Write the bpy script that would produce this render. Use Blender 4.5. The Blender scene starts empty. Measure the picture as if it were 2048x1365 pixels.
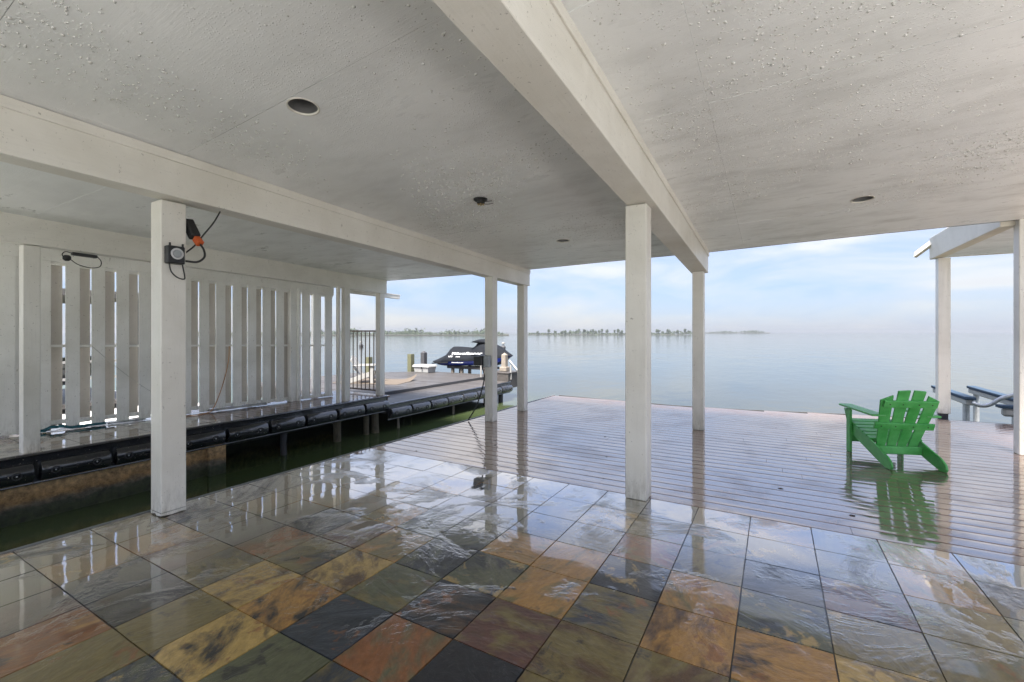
import bpy, bmesh, math, random
import numpy as np
from mathutils import Vector, Matrix

R = math.radians
scene = bpy.context.scene
COL = scene.collection
random.seed(7)
rng = np.random.default_rng(11)

# ------------------------------------------------------------------ camera
cam_d = bpy.data.cameras.new("camera")
cam = bpy.data.objects.new("camera", cam_d)
COL.objects.link(cam)
cam.location = (0, 0, 1.5)
cam.rotation_euler = (R(90), 0, R(30))
cam_d.sensor_width = 36
cam_d.lens = 910 / 2048 * 36
cam_d.shift_y = -18.5 / 2048
cam_d.clip_start = 0.05
cam_d.clip_end = 9000
scene.camera = cam

# ------------------------------------------------------------------ sky and sun
SUN_EL, SUN_AZ = R(60), R(167)        # azimuth from +Y towards +X
world = bpy.data.worlds.new("World")
scene.world = world
world.use_nodes = True
wn = world.node_tree
wn.nodes.clear()
sky = wn.nodes.new("ShaderNodeTexSky")
sky.sky_type = 'NISHITA'
sky.sun_disc = False
sky.sun_elevation = SUN_EL
sky.sun_rotation = SUN_AZ
sky.air_density = 1.0
sky.dust_density = 0.6
sky.ozone_density = 3.0
tc = wn.nodes.new("ShaderNodeTexCoord")
mp = wn.nodes.new("ShaderNodeMapping")
mp.inputs["Scale"].default_value = (2.2, 2.2, 9.0)
mp.inputs["Rotation"].default_value = (R(8), R(6), R(20))
wn.links.new(tc.outputs["Generated"], mp.inputs["Vector"])
cn = wn.nodes.new("ShaderNodeTexNoise")
cn.inputs["Scale"].default_value = 1.6
cn.inputs["Detail"].default_value = 7
cn.inputs["Roughness"].default_value = 0.55
cn.inputs["Distortion"].default_value = 0.5
wn.links.new(mp.outputs[0], cn.inputs["Vector"])
cr = wn.nodes.new("ShaderNodeValToRGB")
cr.color_ramp.elements[0].position = 0.42
cr.color_ramp.elements[0].color = (0.72, 0.72, 0.72, 1)
cr.color_ramp.elements[1].position = 0.72
cr.color_ramp.elements[1].color = (0.9, 0.9, 0.9, 1)
wn.links.new(cn.outputs["Fac"], cr.inputs["Fac"])
cm = wn.nodes.new("ShaderNodeMix")
cm.data_type = 'RGBA'
sxyz = wn.nodes.new("ShaderNodeSeparateXYZ")
wn.links.new(tc.outputs["Generated"], sxyz.inputs[0])
ovc = wn.nodes.new("ShaderNodeMapRange")            # overcast law: cloud luminance rises evenly from horizon to zenith, 1 : 3
ovc.inputs["From Min"].default_value = 0.0
ovc.inputs["From Max"].default_value = 1.0
ovc.inputs["To Min"].default_value = 1.0
ovc.inputs["To Max"].default_value = 3.0
wn.links.new(sxyz.outputs["Z"], ovc.inputs["Value"])
cc = wn.nodes.new("ShaderNodeVectorMath")
cc.operation = 'SCALE'
veil = wn.nodes.new("ShaderNodeMix")                 # thin blue veil between white clouds, in the sky's own units
veil.data_type = 'RGBA'
veil.inputs["A"].default_value = (1.20, 1.54, 2.55, 1)
veil.inputs["B"].default_value = (2.72, 2.72, 2.85, 1)
cr2_ = wn.nodes.new("ShaderNodeValToRGB")
cr2_.color_ramp.elements[0].position = 0.40
cr2_.color_ramp.elements[1].position = 0.66
wn.links.new(cn.outputs["Fac"], cr2_.inputs["Fac"])
wn.links.new(cr2_.outputs["Color"], veil.inputs["Factor"])
wn.links.new(veil.outputs["Result"], cc.inputs[0])
wn.links.new(ovc.outputs[0], cc.inputs["Scale"])
wn.links.new(cc.outputs[0], cm.inputs["B"])
wn.links.new(cr.outputs["Color"], cm.inputs["Factor"])
wn.links.new(sky.outputs[0], cm.inputs["A"])
bg = wn.nodes.new("ShaderNodeBackground")
bg.inputs["Strength"].default_value = 0.05
wn.links.new(cm.outputs["Result"], bg.inputs["Color"])
wo = wn.nodes.new("ShaderNodeOutputWorld")
wn.links.new(bg.outputs[0], wo.inputs["Surface"])

sun_d = bpy.data.lights.new("sun", 'SUN')
sun_d.energy = 3.5
sun_d.angle = R(18)
sun_d.color = (1.0, 0.95, 0.88)
sun = bpy.data.objects.new("sun", sun_d)
COL.objects.link(sun)
sdir = Vector((math.sin(SUN_AZ) * math.cos(SUN_EL), math.cos(SUN_AZ) * math.cos(SUN_EL), math.sin(SUN_EL)))
sun.rotation_euler = sdir.to_track_quat('Z', 'Y').to_euler()
sun.location = (30, 30, 40)

vs = scene.view_settings
vs.view_transform = 'Standard'
vs.look = 'None'
vs.gamma = 1
vs.exposure = 2.45
vs.use_curve_mapping = False
scene.cycles.max_bounces = 8
scene.cycles.diffuse_bounces = 5
scene.cycles.glossy_bounces = 3
scene.cycles.volume_bounces = 1
scene.cycles.caustics_reflective = True
scene.cycles.sample_clamp_indirect = 6.0

# ------------------------------------------------------------------ mesh helpers
ORIG = {}

class MB:
    def __init__(s):
        s.v, s.f, s.m = [], [], []
    def add(s, vs_, fs_, mi=0):
        o = len(s.v)
        s.v += [tuple(map(float, p)) for p in vs_]
        s.f += [tuple(i + o for i in f) for f in fs_]
        s.m += [mi] * len(fs_)
        return s
    def hexa(s, p, mi=0):      # p: bottom 4 ccw, top 4 ccw
        return s.add(p, [(3, 2, 1, 0), (4, 5, 6, 7), (0, 1, 5, 4), (1, 2, 6, 5), (2, 3, 7, 6), (3, 0, 4, 7)], mi)
    def box(s, x0, x1, y0, y1, z0, z1, mi=0):
        return s.hexa([(x0, y0, z0), (x1, y0, z0), (x1, y1, z0), (x0, y1, z0),
                       (x0, y0, z1), (x1, y0, z1), (x1, y1, z1), (x0, y1, z1)], mi)
    def bar(s, a, b, w, h, up=(0, 0, 1), mi=0):     # rectangular bar from a to b
        a, b = Vector(a), Vector(b)
        d = (b - a).normalized()
        up = Vector(up)
        sx = d.cross(up).normalized() * (w / 2)
        u = sx.cross(d).normalized() * (h / 2)
        return s.hexa([a - sx - u, a + sx - u, b + sx - u, b - sx - u, a - sx + u, a + sx + u, b + sx + u, b - sx + u], mi)
    def tube(s, pts, r, n=8, mi=0, cap=True):
        pts = [Vector(p) for p in pts]
        rs = r if isinstance(r, (list, tuple)) else [r] * len(pts)
        base = len(s.v)
        d0 = (pts[1] - pts[0]).normalized()
        ref = Vector((0, 0, 1)) if abs(d0.z) < 0.9 else Vector((1, 0, 0))
        nrm = d0.cross(ref).normalized()
        V, F = [], []
        for i, p in enumerate(pts):
            if i == 0: d = pts[1] - pts[0]
            elif i == len(pts) - 1: d = pts[i] - pts[i - 1]
            else: d = pts[i + 1] - pts[i - 1]
            d.normalize()
            nrm = (nrm - d * nrm.dot(d)).normalized()
            bn = d.cross(nrm)
            for k in range(n):
                a = 2 * math.pi * k / n
                V.append(p + (nrm * math.cos(a) + bn * math.sin(a)) * rs[i])
        for i in range(len(pts) - 1):
            for k in range(n):
                F.append((i * n + k, i * n + (k + 1) % n, (i + 1) * n + (k + 1) % n, (i + 1) * n + k))
        if cap:
            F.append(tuple(range(n))[::-1])
            F.append(tuple((len(pts) - 1) * n + k for k in range(n)))
        return s.add(V, F, mi)
    def lathe(s, prof, n=16, c=(0, 0, 0), axis='Z', mi=0):      # prof [(r, h)]
        V, F = [], []
        for r, h in prof:
            for k in range(n):
                a = 2 * math.pi * k / n
                x, y, z = r * math.cos(a), r * math.sin(a), h
                if axis == 'X': x, y, z = h, r * math.cos(a), r * math.sin(a)
                if axis == 'Y': x, y, z = r * math.sin(a), h, r * math.cos(a)
                V.append((c[0] + x, c[1] + y, c[2] + z))
        for i in range(len(prof) - 1):
            for k in range(n):
                F.append((i * n + k, i * n + (k + 1) % n, (i + 1) * n + (k + 1) % n, (i + 1) * n + k))
        if prof[0][0] > 1e-6: F.append(tuple(range(n))[::-1])
        if prof[-1][0] > 1e-6: F.append(tuple((len(prof) - 1) * n + k for k in range(n)))
        return s.add(V, F, mi)
    def prism(s, poly, axis, a, b, mi=0):     # 2-D outline extruded along an axis
        n = len(poly)
        def P(q, h):
            return {'X': (h, q[0], q[1]), 'Y': (q[0], h, q[1]), 'Z': (q[0], q[1], h)}[axis]
        V = [P(q, a) for q in poly] + [P(q, b) for q in poly]
        F = [tuple(range(n))[::-1], tuple(range(n, 2 * n))] + [(i, (i + 1) % n, n + (i + 1) % n, n + i) for i in range(n)]
        return s.add(V, F, mi)
    def mesh(s, name, mats, origin=(0, 0, 0), smooth=False, bevel=0.0, seg=1):
        me = bpy.data.meshes.new(name)
        o = origin
        me.from_pydata([(p[0] - o[0], p[1] - o[1], p[2] - o[2]) for p in s.v], [], s.f)
        bm = bmesh.new(); bm.from_mesh(me)
        bmesh.ops.remove_doubles(bm, verts=bm.verts, dist=1e-5)
        for f, mi in zip(bm.faces, s.m): f.material_index = mi
        bmesh.ops.recalc_face_normals(bm, faces=bm.faces)
        if bevel:
            es = [e for e in bm.edges if len(e.link_faces) == 2 and e.calc_face_angle(0) > 0.6]
            bmesh.ops.bevel(bm, geom=es, offset=bevel, segments=seg, affect='EDGES', profile=0.6)
        bm.to_mesh(me); bm.free()
        for m in (mats if isinstance(mats, (list, tuple)) else [mats]):
            me.materials.append(m)
        if smooth:
            for p in me.polygons: p.use_smooth = True
            if smooth == 'auto':
                bm = bmesh.new(); bm.from_mesh(me)
                for e in bm.edges:
                    e.smooth = len(e.link_faces) == 2 and e.calc_face_angle(0) < 0.6
                bm.to_mesh(me); bm.free()
        return me
    def build(s, name, mats, parent=None, origin=None, local=False, **kw):
        if parent is not None and not local:
            org = ORIG.get(parent.name, (0, 0, 0))
        elif origin is not None: org = origin
        else: org = (0, 0, 0)
        me = s.mesh(name, mats, (0, 0, 0) if local else org, **kw)
        ob = bpy.data.objects.new(name, me)
        COL.objects.link(ob)
        if parent is not None:
            ob.parent = parent
        elif origin is not None and not local:
            ob.location = origin
        ORIG[ob.name] = org
        return ob

def tag(o, label=None, cat=None, group=None, kind=None):
    if label: o["label"] = label
    if cat: o["category"] = cat
    if group: o["group"] = group
    if kind: o["kind"] = kind
    return o

def thing(name, loc, label, cat, group=None, rz=0.0):
    o = bpy.data.objects.new(name, None)
    o.empty_display_size = 0.1
    COL.objects.link(o)
    o.location = loc
    o.rotation_euler = (0, 0, rz)
    ORIG[o.name] = tuple(loc)
    return tag(o, label, cat, group)

def link_copy(src, parent=None, loc=None, name=None):
    c = src.copy()
    if name: c.name = name
    COL.objects.link(c)
    c.parent = parent
    if loc is not None: c.location = loc
    return c

def copy_tree(src, parent=None):
    c = src.copy(); COL.objects.link(c); c.parent = parent
    for ch in list(src.children): copy_tree(ch, c)
    return c

def arc(pts, n=8):        # smooth curve through points (Catmull-Rom)
    P = [Vector(p) for p in pts]
    P = [2 * P[0] - P[1]] + P + [2 * P[-1] - P[-2]]
    out = []
    for i in range(1, len(P) - 2):
        for k in range(n):
            t = k / n
            a, b, c, d = P[i - 1], P[i], P[i + 1], P[i + 2]
            out.append(0.5 * ((2 * b) + (c - a) * t + (2 * a - 5 * b + 4 * c - d) * t * t + (3 * b - a - 3 * c + d) * t ** 3))
    out.append(P[-2])
    return out

# ------------------------------------------------------------------ materials
class NT:
    def __init__(s, name):
        s.m = bpy.data.materials.new(name)
        s.m.use_nodes = True
        s.t = s.m.node_tree
        s.b = s.t.nodes["Principled BSDF"]
    def n(s, typ, **kw):
        nd = s.t.nodes.new("ShaderNode" + typ)
        for k, v in kw.items():
            if k.startswith("_"): setattr(nd, k[1:], v)
            else:
                key = k.replace("__", " ")
                if hasattr(v, "is_output"): s.t.links.new(v, nd.inputs[key])
                else: nd.inputs[key].default_value = v
        return nd
    def set(s, **kw):
        for k, v in kw.items():
            key = k.replace("__", " ")
            if hasattr(v, "is_output"): s.t.links.new(v, s.b.inputs[key])
            else: s.b.inputs[key].default_value = v
        return s
    def coord(s, kind="Object", scale=(1, 1, 1), rot=(0, 0, 0)):
        c = s.n("TexCoord")
        m = s.n("Mapping", Vector=c.outputs[kind], Scale=scale, Rotation=rot)
        return m.outputs[0]
    def pos(s, scale=(1, 1, 1), rot=(0, 0, 0)):
        g = s.n("NewGeometry")
        m = s.n("Mapping", Vector=g.outputs["Position"], Scale=scale, Rotation=rot)
        return m.outputs[0]
    def noise(s, vec, scale, detail=4, rough=0.55, dist=0.0):
        return s.n("TexNoise", Vector=vec, Scale=scale, Detail=detail, Roughness=rough, Distortion=dist).outputs["Fac"]
    def ramp(s, fac, stops, interp='LINEAR'):
        r = s.n("ValToRGB", Fac=fac)
        cr_ = r.color_ramp
        cr_.interpolation = interp
        while len(cr_.elements) < len(stops): cr_.elements.new(0.5)
        for e, (p, c) in zip(cr_.elements, stops):
            e.position = p
            e.color = (c, c, c, 1) if isinstance(c, (int, float)) else (*c, 1)
        return r.outputs["Color"]
    def mix(s, fac, a, b, blend='MIX'):
        m = s.n("Mix", _data_type='RGBA', _blend_type=blend)
        for key, v in (("Factor", fac), ("A", a), ("B", b)):
            i = [q for q in m.inputs if q.name == key and q.enabled][0]
            if hasattr(v, "is_output"): s.t.links.new(v, i)
            else: i.default_value = v if key == "Factor" else (*v[:3], 1)
        return [o for o in m.outputs if o.enabled][0]
    def math(s, op, a, b=0.0, c=None):
        m = s.n("Math", _operation=op)
        for i, v in enumerate((a, b) if c is None else (a, b, c)):
            if hasattr(v, "is_output"): s.t.links.new(v, m.inputs[i])
            else: m.inputs[i].default_value = v
        return m.outputs[0]
    def bump(s, h, strength=0.3, dist=0.01, normal=None):
        kw = dict(Height=h, Strength=strength, Distance=dist)
        if normal is not None: kw["Normal"] = normal
        return s.n("Bump", **kw).outputs[0]

def simple(name, col, rough=0.5, metal=0.0, var=0.15, scale=12.0, bump=0.15, coat=0.0, stretch=(1, 1, 1)):
    k = NT(name)
    v = k.coord(scale=stretch)
    n = k.noise(v, scale, 5)
    c = k.mix(k.ramp(n, [(0.3, 0.0), (0.7, 1.0)]), [x * (1 - var) for x in col], [min(1, x * (1 + var)) for x in col])
    r = k.math('ADD', k.math('MULTIPLY', n, 0.2), rough - 0.1)
    k.set(Base__Color=c, Roughness=r, Metallic=metal, Coat__Weight=coat, Coat__Roughness=0.05)
    if bump: k.set(Normal=k.bump(k.noise(v, scale * 3, 3), bump, 0.004))
    return k.m

def paint(name, col, grain=(22, 22, 1.2), rough=0.42, dirt=0.5, spec=0.5):
    k = NT(name)
    v = k.pos(scale=grain)
    g = k.noise(v, 3.0, 5, 0.6)
    w = k.pos()
    big = k.noise(w, 1.3, 5, 0.6, 0.4)
    c = k.mix(k.ramp(big, [(0.35, 0.0), (0.75, 1.0)]), col, [col[0] * 0.80, col[1] * 0.79, col[2] * 0.76])
    c = k.mix(k.ramp(g, [(0.55, 0.0), (0.85, 0.5)]), c, [q * 0.72 for q in col])
    sp = k.noise(w, 38, 3, 0.7)
    c = k.mix(k.ramp(sp, [(0.66, 0.0), (0.70, dirt)]), c, (0.10, 0.085, 0.06))
    sc = k.noise(k.pos(scale=(9, 9, 3)), 2.4, 6, 0.75)
    c = k.mix(k.ramp(sc, [(0.665, 0.0), (0.69, dirt * 1.3)]), c, (0.16, 0.14, 0.11))
    sz = k.n("SeparateXYZ", Vector=w)
    low = k.n("MapRange", Value=sz.outputs["Z"], **{"From__Min": 0.0, "From__Max": 0.45, "To__Min": 1.0, "To__Max": 0.0}).outputs[0]
    st = k.ramp(k.noise(k.pos(scale=(14, 14, 4)), 1.6, 6, 0.7), [(0.42, 0.0), (0.62, 1.0)])
    c = k.mix(k.math('MULTIPLY', k.math('MULTIPLY', st, k.math('MULTIPLY', low, low)), 0.55), c, (0.20, 0.165, 0.115))
    k.set(Base__Color=c, Roughness=k.math('ADD', k.math('MULTIPLY', big, 0.25), rough - 0.12), Specular__IOR__Level=spec)
    k.set(Normal=k.bump(k.math('ADD', g, k.math('MULTIPLY', k.noise(w, 60, 3), 0.35)), 0.35, 0.004))
    return k.m

M = {}
M['paint'] = paint('post_paint', (0.76, 0.735, 0.68))
M['paint_beam_along'] = paint('beam_paint', (0.78, 0.755, 0.70), grain=(22, 1.2, 22))
M['paint_fence'] = paint('fence_paint', (0.85, 0.84, 0.80), dirt=0.7)
M['paint_back_shade'] = paint('shaded_fence_paint', (0.52, 0.485, 0.43), dirt=0.8)  # back slats: their shade put into a darker, warmer fence paint
M['paint_cream'] = paint('cream_paint', (0.74, 0.69, 0.58), grain=(12, 2, 12), dirt=0.2)

def ceiling_mat():
    k = NT('ceiling_paint')
    w = k.pos()
    gx = k.noise(k.pos(scale=(1.0, 26, 26)), 3.0, 6, 0.65)       # sheet grain
    big = k.noise(w, 0.9, 6, 0.62, 0.2)
    mild = k.noise(k.pos(scale=(0.55, 1.6, 1)), 2.2, 9, 0.74, 0.15)
    c = k.mix(k.ramp(big, [(0.38, 0.0), (0.68, 1.0)]), (0.87, 0.88, 0.88), (0.77, 0.78, 0.78))
    # mildew: stronger over the outer, wetter half of the roof
    sep = k.n("SeparateXYZ", Vector=w)
    out = k.n("MapRange", Value=sep.outputs["Y"], **{"From__Min": 1.5, "From__Max": 7.5, "To__Min": 0.15, "To__Max": 0.75}).outputs[0]
    fac = k.math('MULTIPLY', k.ramp(mild, [(0.48, 0.0), (0.72, 1.0)]), out)
    c = k.mix(fac, c, (0.40, 0.40, 0.385))
    sp = k.noise(w, 55, 2, 0.6)
    c = k.mix(k.math('MULTIPLY', k.ramp(sp, [(0.70, 0.0), (0.75, 0.8)]), out), c, (0.13, 0.12, 0.10))
    k.set(Base__Color=c, Roughness=k.math('ADD', k.math('MULTIPLY', mild, 0.35), 0.14), Specular__IOR__Level=0.55)
    dr = k.n("TexVoronoi", Vector=w, Scale=58.0, Randomness=1.0).outputs["Distance"]
    drm = k.ramp(dr, [(0.0, 1.0), (0.32, 0.0)])
    h = k.math('ADD', k.math('MULTIPLY', gx, 0.55), k.math('MULTIPLY', drm, k.ramp(k.noise(w, 1.7, 3), [(0.42, 0.0), (0.58, 1.1)])))
    k.set(Normal=k.bump(h, 0.45, 0.006))
    return k.m
M['ceiling'] = ceiling_mat()

def wet_film(k, normal, rough, patch_lo=0.5, tint=(1, 1, 1), puddle=None):
    # standing water: a mirror that strengthens towards grazing view
    lw = k.n("LayerWeight", Blend=0.5, Normal=normal).outputs["Facing"]
    f = k.ramp(lw, [(0.0, 0.02), (0.35, 0.04), (0.50, 0.055), (0.56, 0.13), (0.63, 0.38), (0.70, 0.55), (0.82, 0.60), (1.0, 0.90)])
    patch = k.ramp(k.noise(k.pos(), 1.7, 6, 0.62, 0.8), [(0.36, patch_lo), (0.50, 1.0)])      # drier and wetter patches
    f = k.math('MULTIPLY', f, patch if puddle is None else puddle)
    gl = k.n("BsdfGlossy", Color=(*tint, 1), Roughness=rough, Normal=normal)
    mx = k.n("MixShader", Fac=f)
    k.t.links.new(k.b.outputs[0], mx.inputs[1]); k.t.links.new(gl.outputs[0], mx.inputs[2])
    out = [q for q in k.t.nodes if q.type == 'OUTPUT_MATERIAL'][0]
    k.t.links.new(mx.outputs[0], out.inputs["Surface"])

def slate_mat():
    k = NT('wet_slate')
    oi = k.n("ObjectInfo")
    rnd = oi.outputs["Random"]
    r2 = k.math('FRACT', k.math('MULTIPLY', rnd, 17.31))
    r3 = k.math('FRACT', k.math('MULTIPLY', rnd, 71.77))
    off = k.n("CombineXYZ", X=k.math('MULTIPLY', rnd, 83.0), Y=k.math('MULTIPLY', r2, 57.0), Z=k.math('MULTIPLY', r3, 31.0)).outputs[0]
    tcn = k.n("TexCoord")
    rot = k.n("VectorRotate", _rotation_type='Z_AXIS', Vector=tcn.outputs["Object"], Angle=k.math('MULTIPLY', r3, 6.28)).outputs[0]
    v = k.n("VectorMath", _operation='ADD').outputs[0]
    vm = v.node
    k.t.links.new(rot, vm.inputs[0]); k.t.links.new(off, vm.inputs[1])
    st = k.n("Mapping", Vector=v, Scale=(1.0, 1.9, 1.0)).outputs[0]
    dark, blue, olive, green = (0.012, 0.014, 0.019), (0.030, 0.038, 0.050), (0.155, 0.120, 0.042), (0.090, 0.094, 0.050)
    ochre, rust, gold, brown = (0.35, 0.185, 0.046), (0.21, 0.082, 0.027), (0.41, 0.275, 0.085), (0.085, 0.046, 0.022)
    plum = (0.095, 0.042, 0.030)
    def pal(f, cols):
        return k.ramp(f, [(i / len(cols), c) for i, c in enumerate(cols)], 'CONSTANT')
    c1 = pal(rnd, [dark, olive, blue, ochre, green, dark, gold, olive, blue, green, rust, olive, dark, blue, ochre, green, dark, plum, olive, blue])
    c2 = pal(r2, [olive, dark, green, dark, ochre, blue, brown, green, olive, blue])
    n1 = k.noise(st, 1.5, 8, 0.62, 0.35)
    m1 = k.ramp(n1, [(0.46, 0.0), (0.62, 1.0)])
    c = k.mix(m1, c1, c2)
    n2 = k.noise(v, 2.6, 9, 0.66, 0.4)
    c = k.mix(k.ramp(n2, [(0.57, 0.0), (0.63, 0.75)]), c, pal(r3, [dark, rust, dark, brown, gold, dark, rust]))
    n3 = k.noise(st, 6, 9, 0.72, 0.4)
    c = k.mix(0.85, c, k.ramp(n3, [(0.25, 0.55), (0.5, 1.0), (0.78, 1.55)]), 'MULTIPLY')
    # cleft surface: stepped layers plus fine grain
    lay = k.noise(st, 1.6, 5, 0.55, 1.6)
    steps = k.math('ADD', k.math('MULTIPLY', k.math('FLOOR', k.math('MULTIPLY', lay, 9.0)), 0.06), k.math('MULTIPLY', lay, 0.8))
    fine = k.math('MULTIPLY', k.noise(st, 15, 5, 0.65), 0.22)
    h = k.math('ADD', steps, fine)
    nb = k.bump(h, 0.75, 0.008)
    # standing film of water: fills the clefts on most tiles
    g = k.pos()
    pn = k.noise(g, 1.25, 8, 0.66, 0.6)
    film = k.ramp(pn, [(0.37, 1.0), (0.48, 0.04)])            # 1 on damp stone, ~0 where water stands
    pud = k.ramp(pn, [(0.36, 0.50), (0.46, 1.25)])
    ripple = k.math('ADD', k.math('MULTIPLY', h, film), k.math('MULTIPLY', k.noise(g, 2.2, 2, 0.4, 1.0), 0.35))
    cb = k.bump(ripple, 0.62, 0.006)
    k.set(Base__Color=c, Roughness=0.30, Normal=nb, Specular__IOR__Level=0.4)
    wet_film(k, cb, 0.018, tint=(0.98, 0.95, 0.91), puddle=pud)
    return k.m
M['slate'] = slate_mat()

def deck_mat():
    k = NT('wet_composite_deck')
    oi = k.n("ObjectInfo")
    rnd = oi.outputs["Random"]
    off = k.n("CombineXYZ", X=k.math('MULTIPLY', rnd, 83.0), Y=k.math('MULTIPLY', rnd, 311.0), Z=0.0).outputs[0]
    tcn = k.n("TexCoord")
    vm = k.n("VectorMath", _operation='ADD')
    k.t.links.new(tcn.outputs["Object"], vm.inputs[0]); k.t.links.new(off, vm.inputs[1])
    st = k.n("Mapping", Vector=vm.outputs[0], Scale=(1.2, 26, 26)).outputs[0]
    gr = k.noise(st, 2.5, 6, 0.65)
    c = k.ramp(rnd, [(0.0, (0.120, 0.062, 0.042)), (0.5, (0.150, 0.080, 0.055)), (1.0, (0.090, 0.050, 0.038))])
    c = k.mix(0.7, c, k.ramp(gr, [(0.25, 0.55), (0.75, 1.35)]), 'MULTIPLY')
    g = k.pos()
    wet = k.noise(g, 1.4, 4, 0.6, 0.7)
    c = k.mix(k.ramp(k.noise(g, 0.8, 5, 0.6), [(0.5, 0.0), (0.8, 0.5)]), c, (0.17, 0.14, 0.125))
    cro = k.ramp(wet, [(0.35, 0.03), (0.7, 0.12)])
    k.set(Base__Color=c, Roughness=0.5, Normal=k.bump(gr, 0.3, 0.003))
    wet_film(k, k.bump(k.math('ADD', k.math('MULTIPLY', gr, 0.25), k.noise(g, 6, 3)), 0.14, 0.004), cro, 0.75, (0.95, 0.87, 0.79))
    return k.m
M['deck'] = deck_mat()

def wood_grey(name, c0, c1, coat=0.35, rnd_amp=True):
    k = NT(name)
    oi = k.n("ObjectInfo")
    g = k.pos(scale=(1.5, 18, 18))
    gr = k.noise(g, 2.0, 6, 0.65)
    b = k.noise(k.pos(), 0.9, 5, 0.6, 0.5)
    c = k.mix(k.ramp(gr, [(0.3, 0.0), (0.7, 1.0)]), c0, c1)
    c = k.mix(k.ramp(b, [(0.45, 0.0), (0.7, 0.6)]), c, [x * 0.6 for x in c0])
    c = k.mix(0.6, c, k.ramp(oi.outputs["Random"], [(0, 0.75), (1, 1.25)]), 'MULTIPLY')
    k.set(Base__Color=c, Roughness=0.6, Coat__Weight=coat, Coat__Roughness=0.12, Normal=k.bump(gr, 0.4, 0.004))
    return k.m
M['dock_wood'] = wood_grey('weathered_dock_wood', (0.040, 0.035, 0.032), (0.072, 0.064, 0.059), coat=0.15)
M['catwalk_wood'] = wood_grey('wet_catwalk_wood', (0.09, 0.045, 0.03), (0.16, 0.085, 0.06), coat=1.0)
M['pile_wood'] = simple('pile_wood', (0.10, 0.085, 0.055), 0.8, var=0.5, scale=9, bump=0.6, stretch=(6, 6, 1))
M['grey_post'] = simple('grey_timber', (0.20, 0.17, 0.14), 0.75, var=0.3, scale=10, bump=0.5, stretch=(5, 5, 1))
M['green_pile'] = simple('algae_timber', (0.10, 0.10, 0.055), 0.8, var=0.4, scale=10, bump=0.5, stretch=(5, 5, 1))
M['dark_pile'] = simple('dark_timber', (0.045, 0.045, 0.05), 0.7, var=0.3, scale=10, bump=0.4, stretch=(5, 5, 1))

def rubber_mat():
    k = NT('wet_black_rubber')
    g = k.pos()
    sp = k.noise(g, 42, 3, 0.7)
    c = k.mix(k.ramp(sp, [(0.665, 0.0), (0.70, 0.9)]), (0.011, 0.012, 0.016), (0.42, 0.38, 0.30))
    c = k.mix(k.ramp(k.noise(g, 5, 5, 0.65), [(0.55, 0.0), (0.75, 0.5)]), c, (0.05, 0.045, 0.035))
    k.set(Base__Color=c, Roughness=0.26, Coat__Weight=1.0, Coat__Roughness=0.08, Normal=k.bump(k.noise(g, 30, 4), 0.25, 0.004))
    return k.m
M['rubber'] = rubber_mat()
M['black'] = simple('black_plastic', (0.013, 0.013, 0.014), 0.4, var=0.2, scale=20, bump=0.1)
M['hole'] = simple('dark_recess', (0.012, 0.012, 0.012), 0.6, var=0.2)

def bulkhead_mat():
    k = NT('stained_concrete')
    g = k.pos()
    sep = k.n("SeparateXYZ", Vector=g)
    wob = k.math('ADD', sep.outputs["Z"], k.math('MULTIPLY', k.math('SUBTRACT', k.noise(k.pos(scale=(1, 1.2, 2.5)), 2.2, 6, 0.65), 0.5), 0.30))
    c = k.ramp(k.n("MapRange", Value=wob, **{"From__Min": -1.0, "From__Max": -0.2}).outputs[0],
               [(0.0, (0.020, 0.026, 0.012)), (0.30, (0.035, 0.045, 0.018)), (0.40, (0.05, 0.055, 0.035)), (0.46, (0.13, 0.11, 0.08)), (0.56, (0.34, 0.20, 0.085)), (0.75, (0.52, 0.34, 0.17)), (1.0, (0.46, 0.34, 0.22))])
    n = k.noise(g, 14, 7, 0.7)
    c = k.mix(0.9, c, k.ramp(n, [(0.32, 0.25), (0.68, 1.6)]), 'MULTIPLY')
    k.set(Base__Color=c, Roughness=0.7, Coat__Weight=0.3, Coat__Roughness=0.2, Normal=k.bump(n, 0.9, 0.02))
    return k.m
M['bulkhead'] = bulkhead_mat()
M['grout'] = simple('dark_grout', (0.020, 0.020, 0.019), 0.5, var=0.4, scale=30, coat=0.6)
M['concrete'] = simple('grey_concrete', (0.30, 0.29, 0.27), 0.8, var=0.2, scale=6, bump=0.3)
M['pale_concrete'] = simple('pale_concrete', (0.58, 0.57, 0.545), 0.8, var=0.1, scale=4, bump=0.2)
M['alu'] = simple('aluminium_edging', (0.20, 0.205, 0.21), 0.5, metal=0.3, var=0.2, scale=8)
M['steel'] = simple('galvanised_steel', (0.50, 0.51, 0.52), 0.45, metal=0.5, var=0.25, scale=8)
M['white_plastic'] = simple('white_gelcoat', (0.30, 0.30, 0.295), 0.35, var=0.06, scale=6, bump=0.05)
M['white_paint'] = simple('white_chair_paint', (0.26, 0.255, 0.245), 0.5, var=0.1, scale=8)
def green_mat():
    k = NT('green_plastic_lumber')
    v = k.coord()
    f = k.noise(v, 4.5, 6, 0.65)
    c = k.mix(k.ramp(f, [(0.38, 0.0), (0.68, 1.0)]), (0.040, 0.31, 0.052), (0.110, 0.45, 0.125))
    c = k.mix(k.ramp(k.noise(v, 26, 6, 0.7), [(0.62, 0.0), (0.72, 0.55)]), c, (0.030, 0.085, 0.040))
    g = k.noise(k.coord(scale=(30, 4, 4)), 3, 5, 0.6)
    k.set(Base__Color=c, Roughness=k.math('ADD', k.math('MULTIPLY', f, 0.4), 0.22), Normal=k.bump(g, 0.25, 0.003))
    return k.m
M['green'] = green_mat()
M['blue_carpet'] = simple('blue_bunk_carpet', (0.024, 0.048, 0.082), 0.9, var=0.2, scale=40, bump=0.5)
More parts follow.
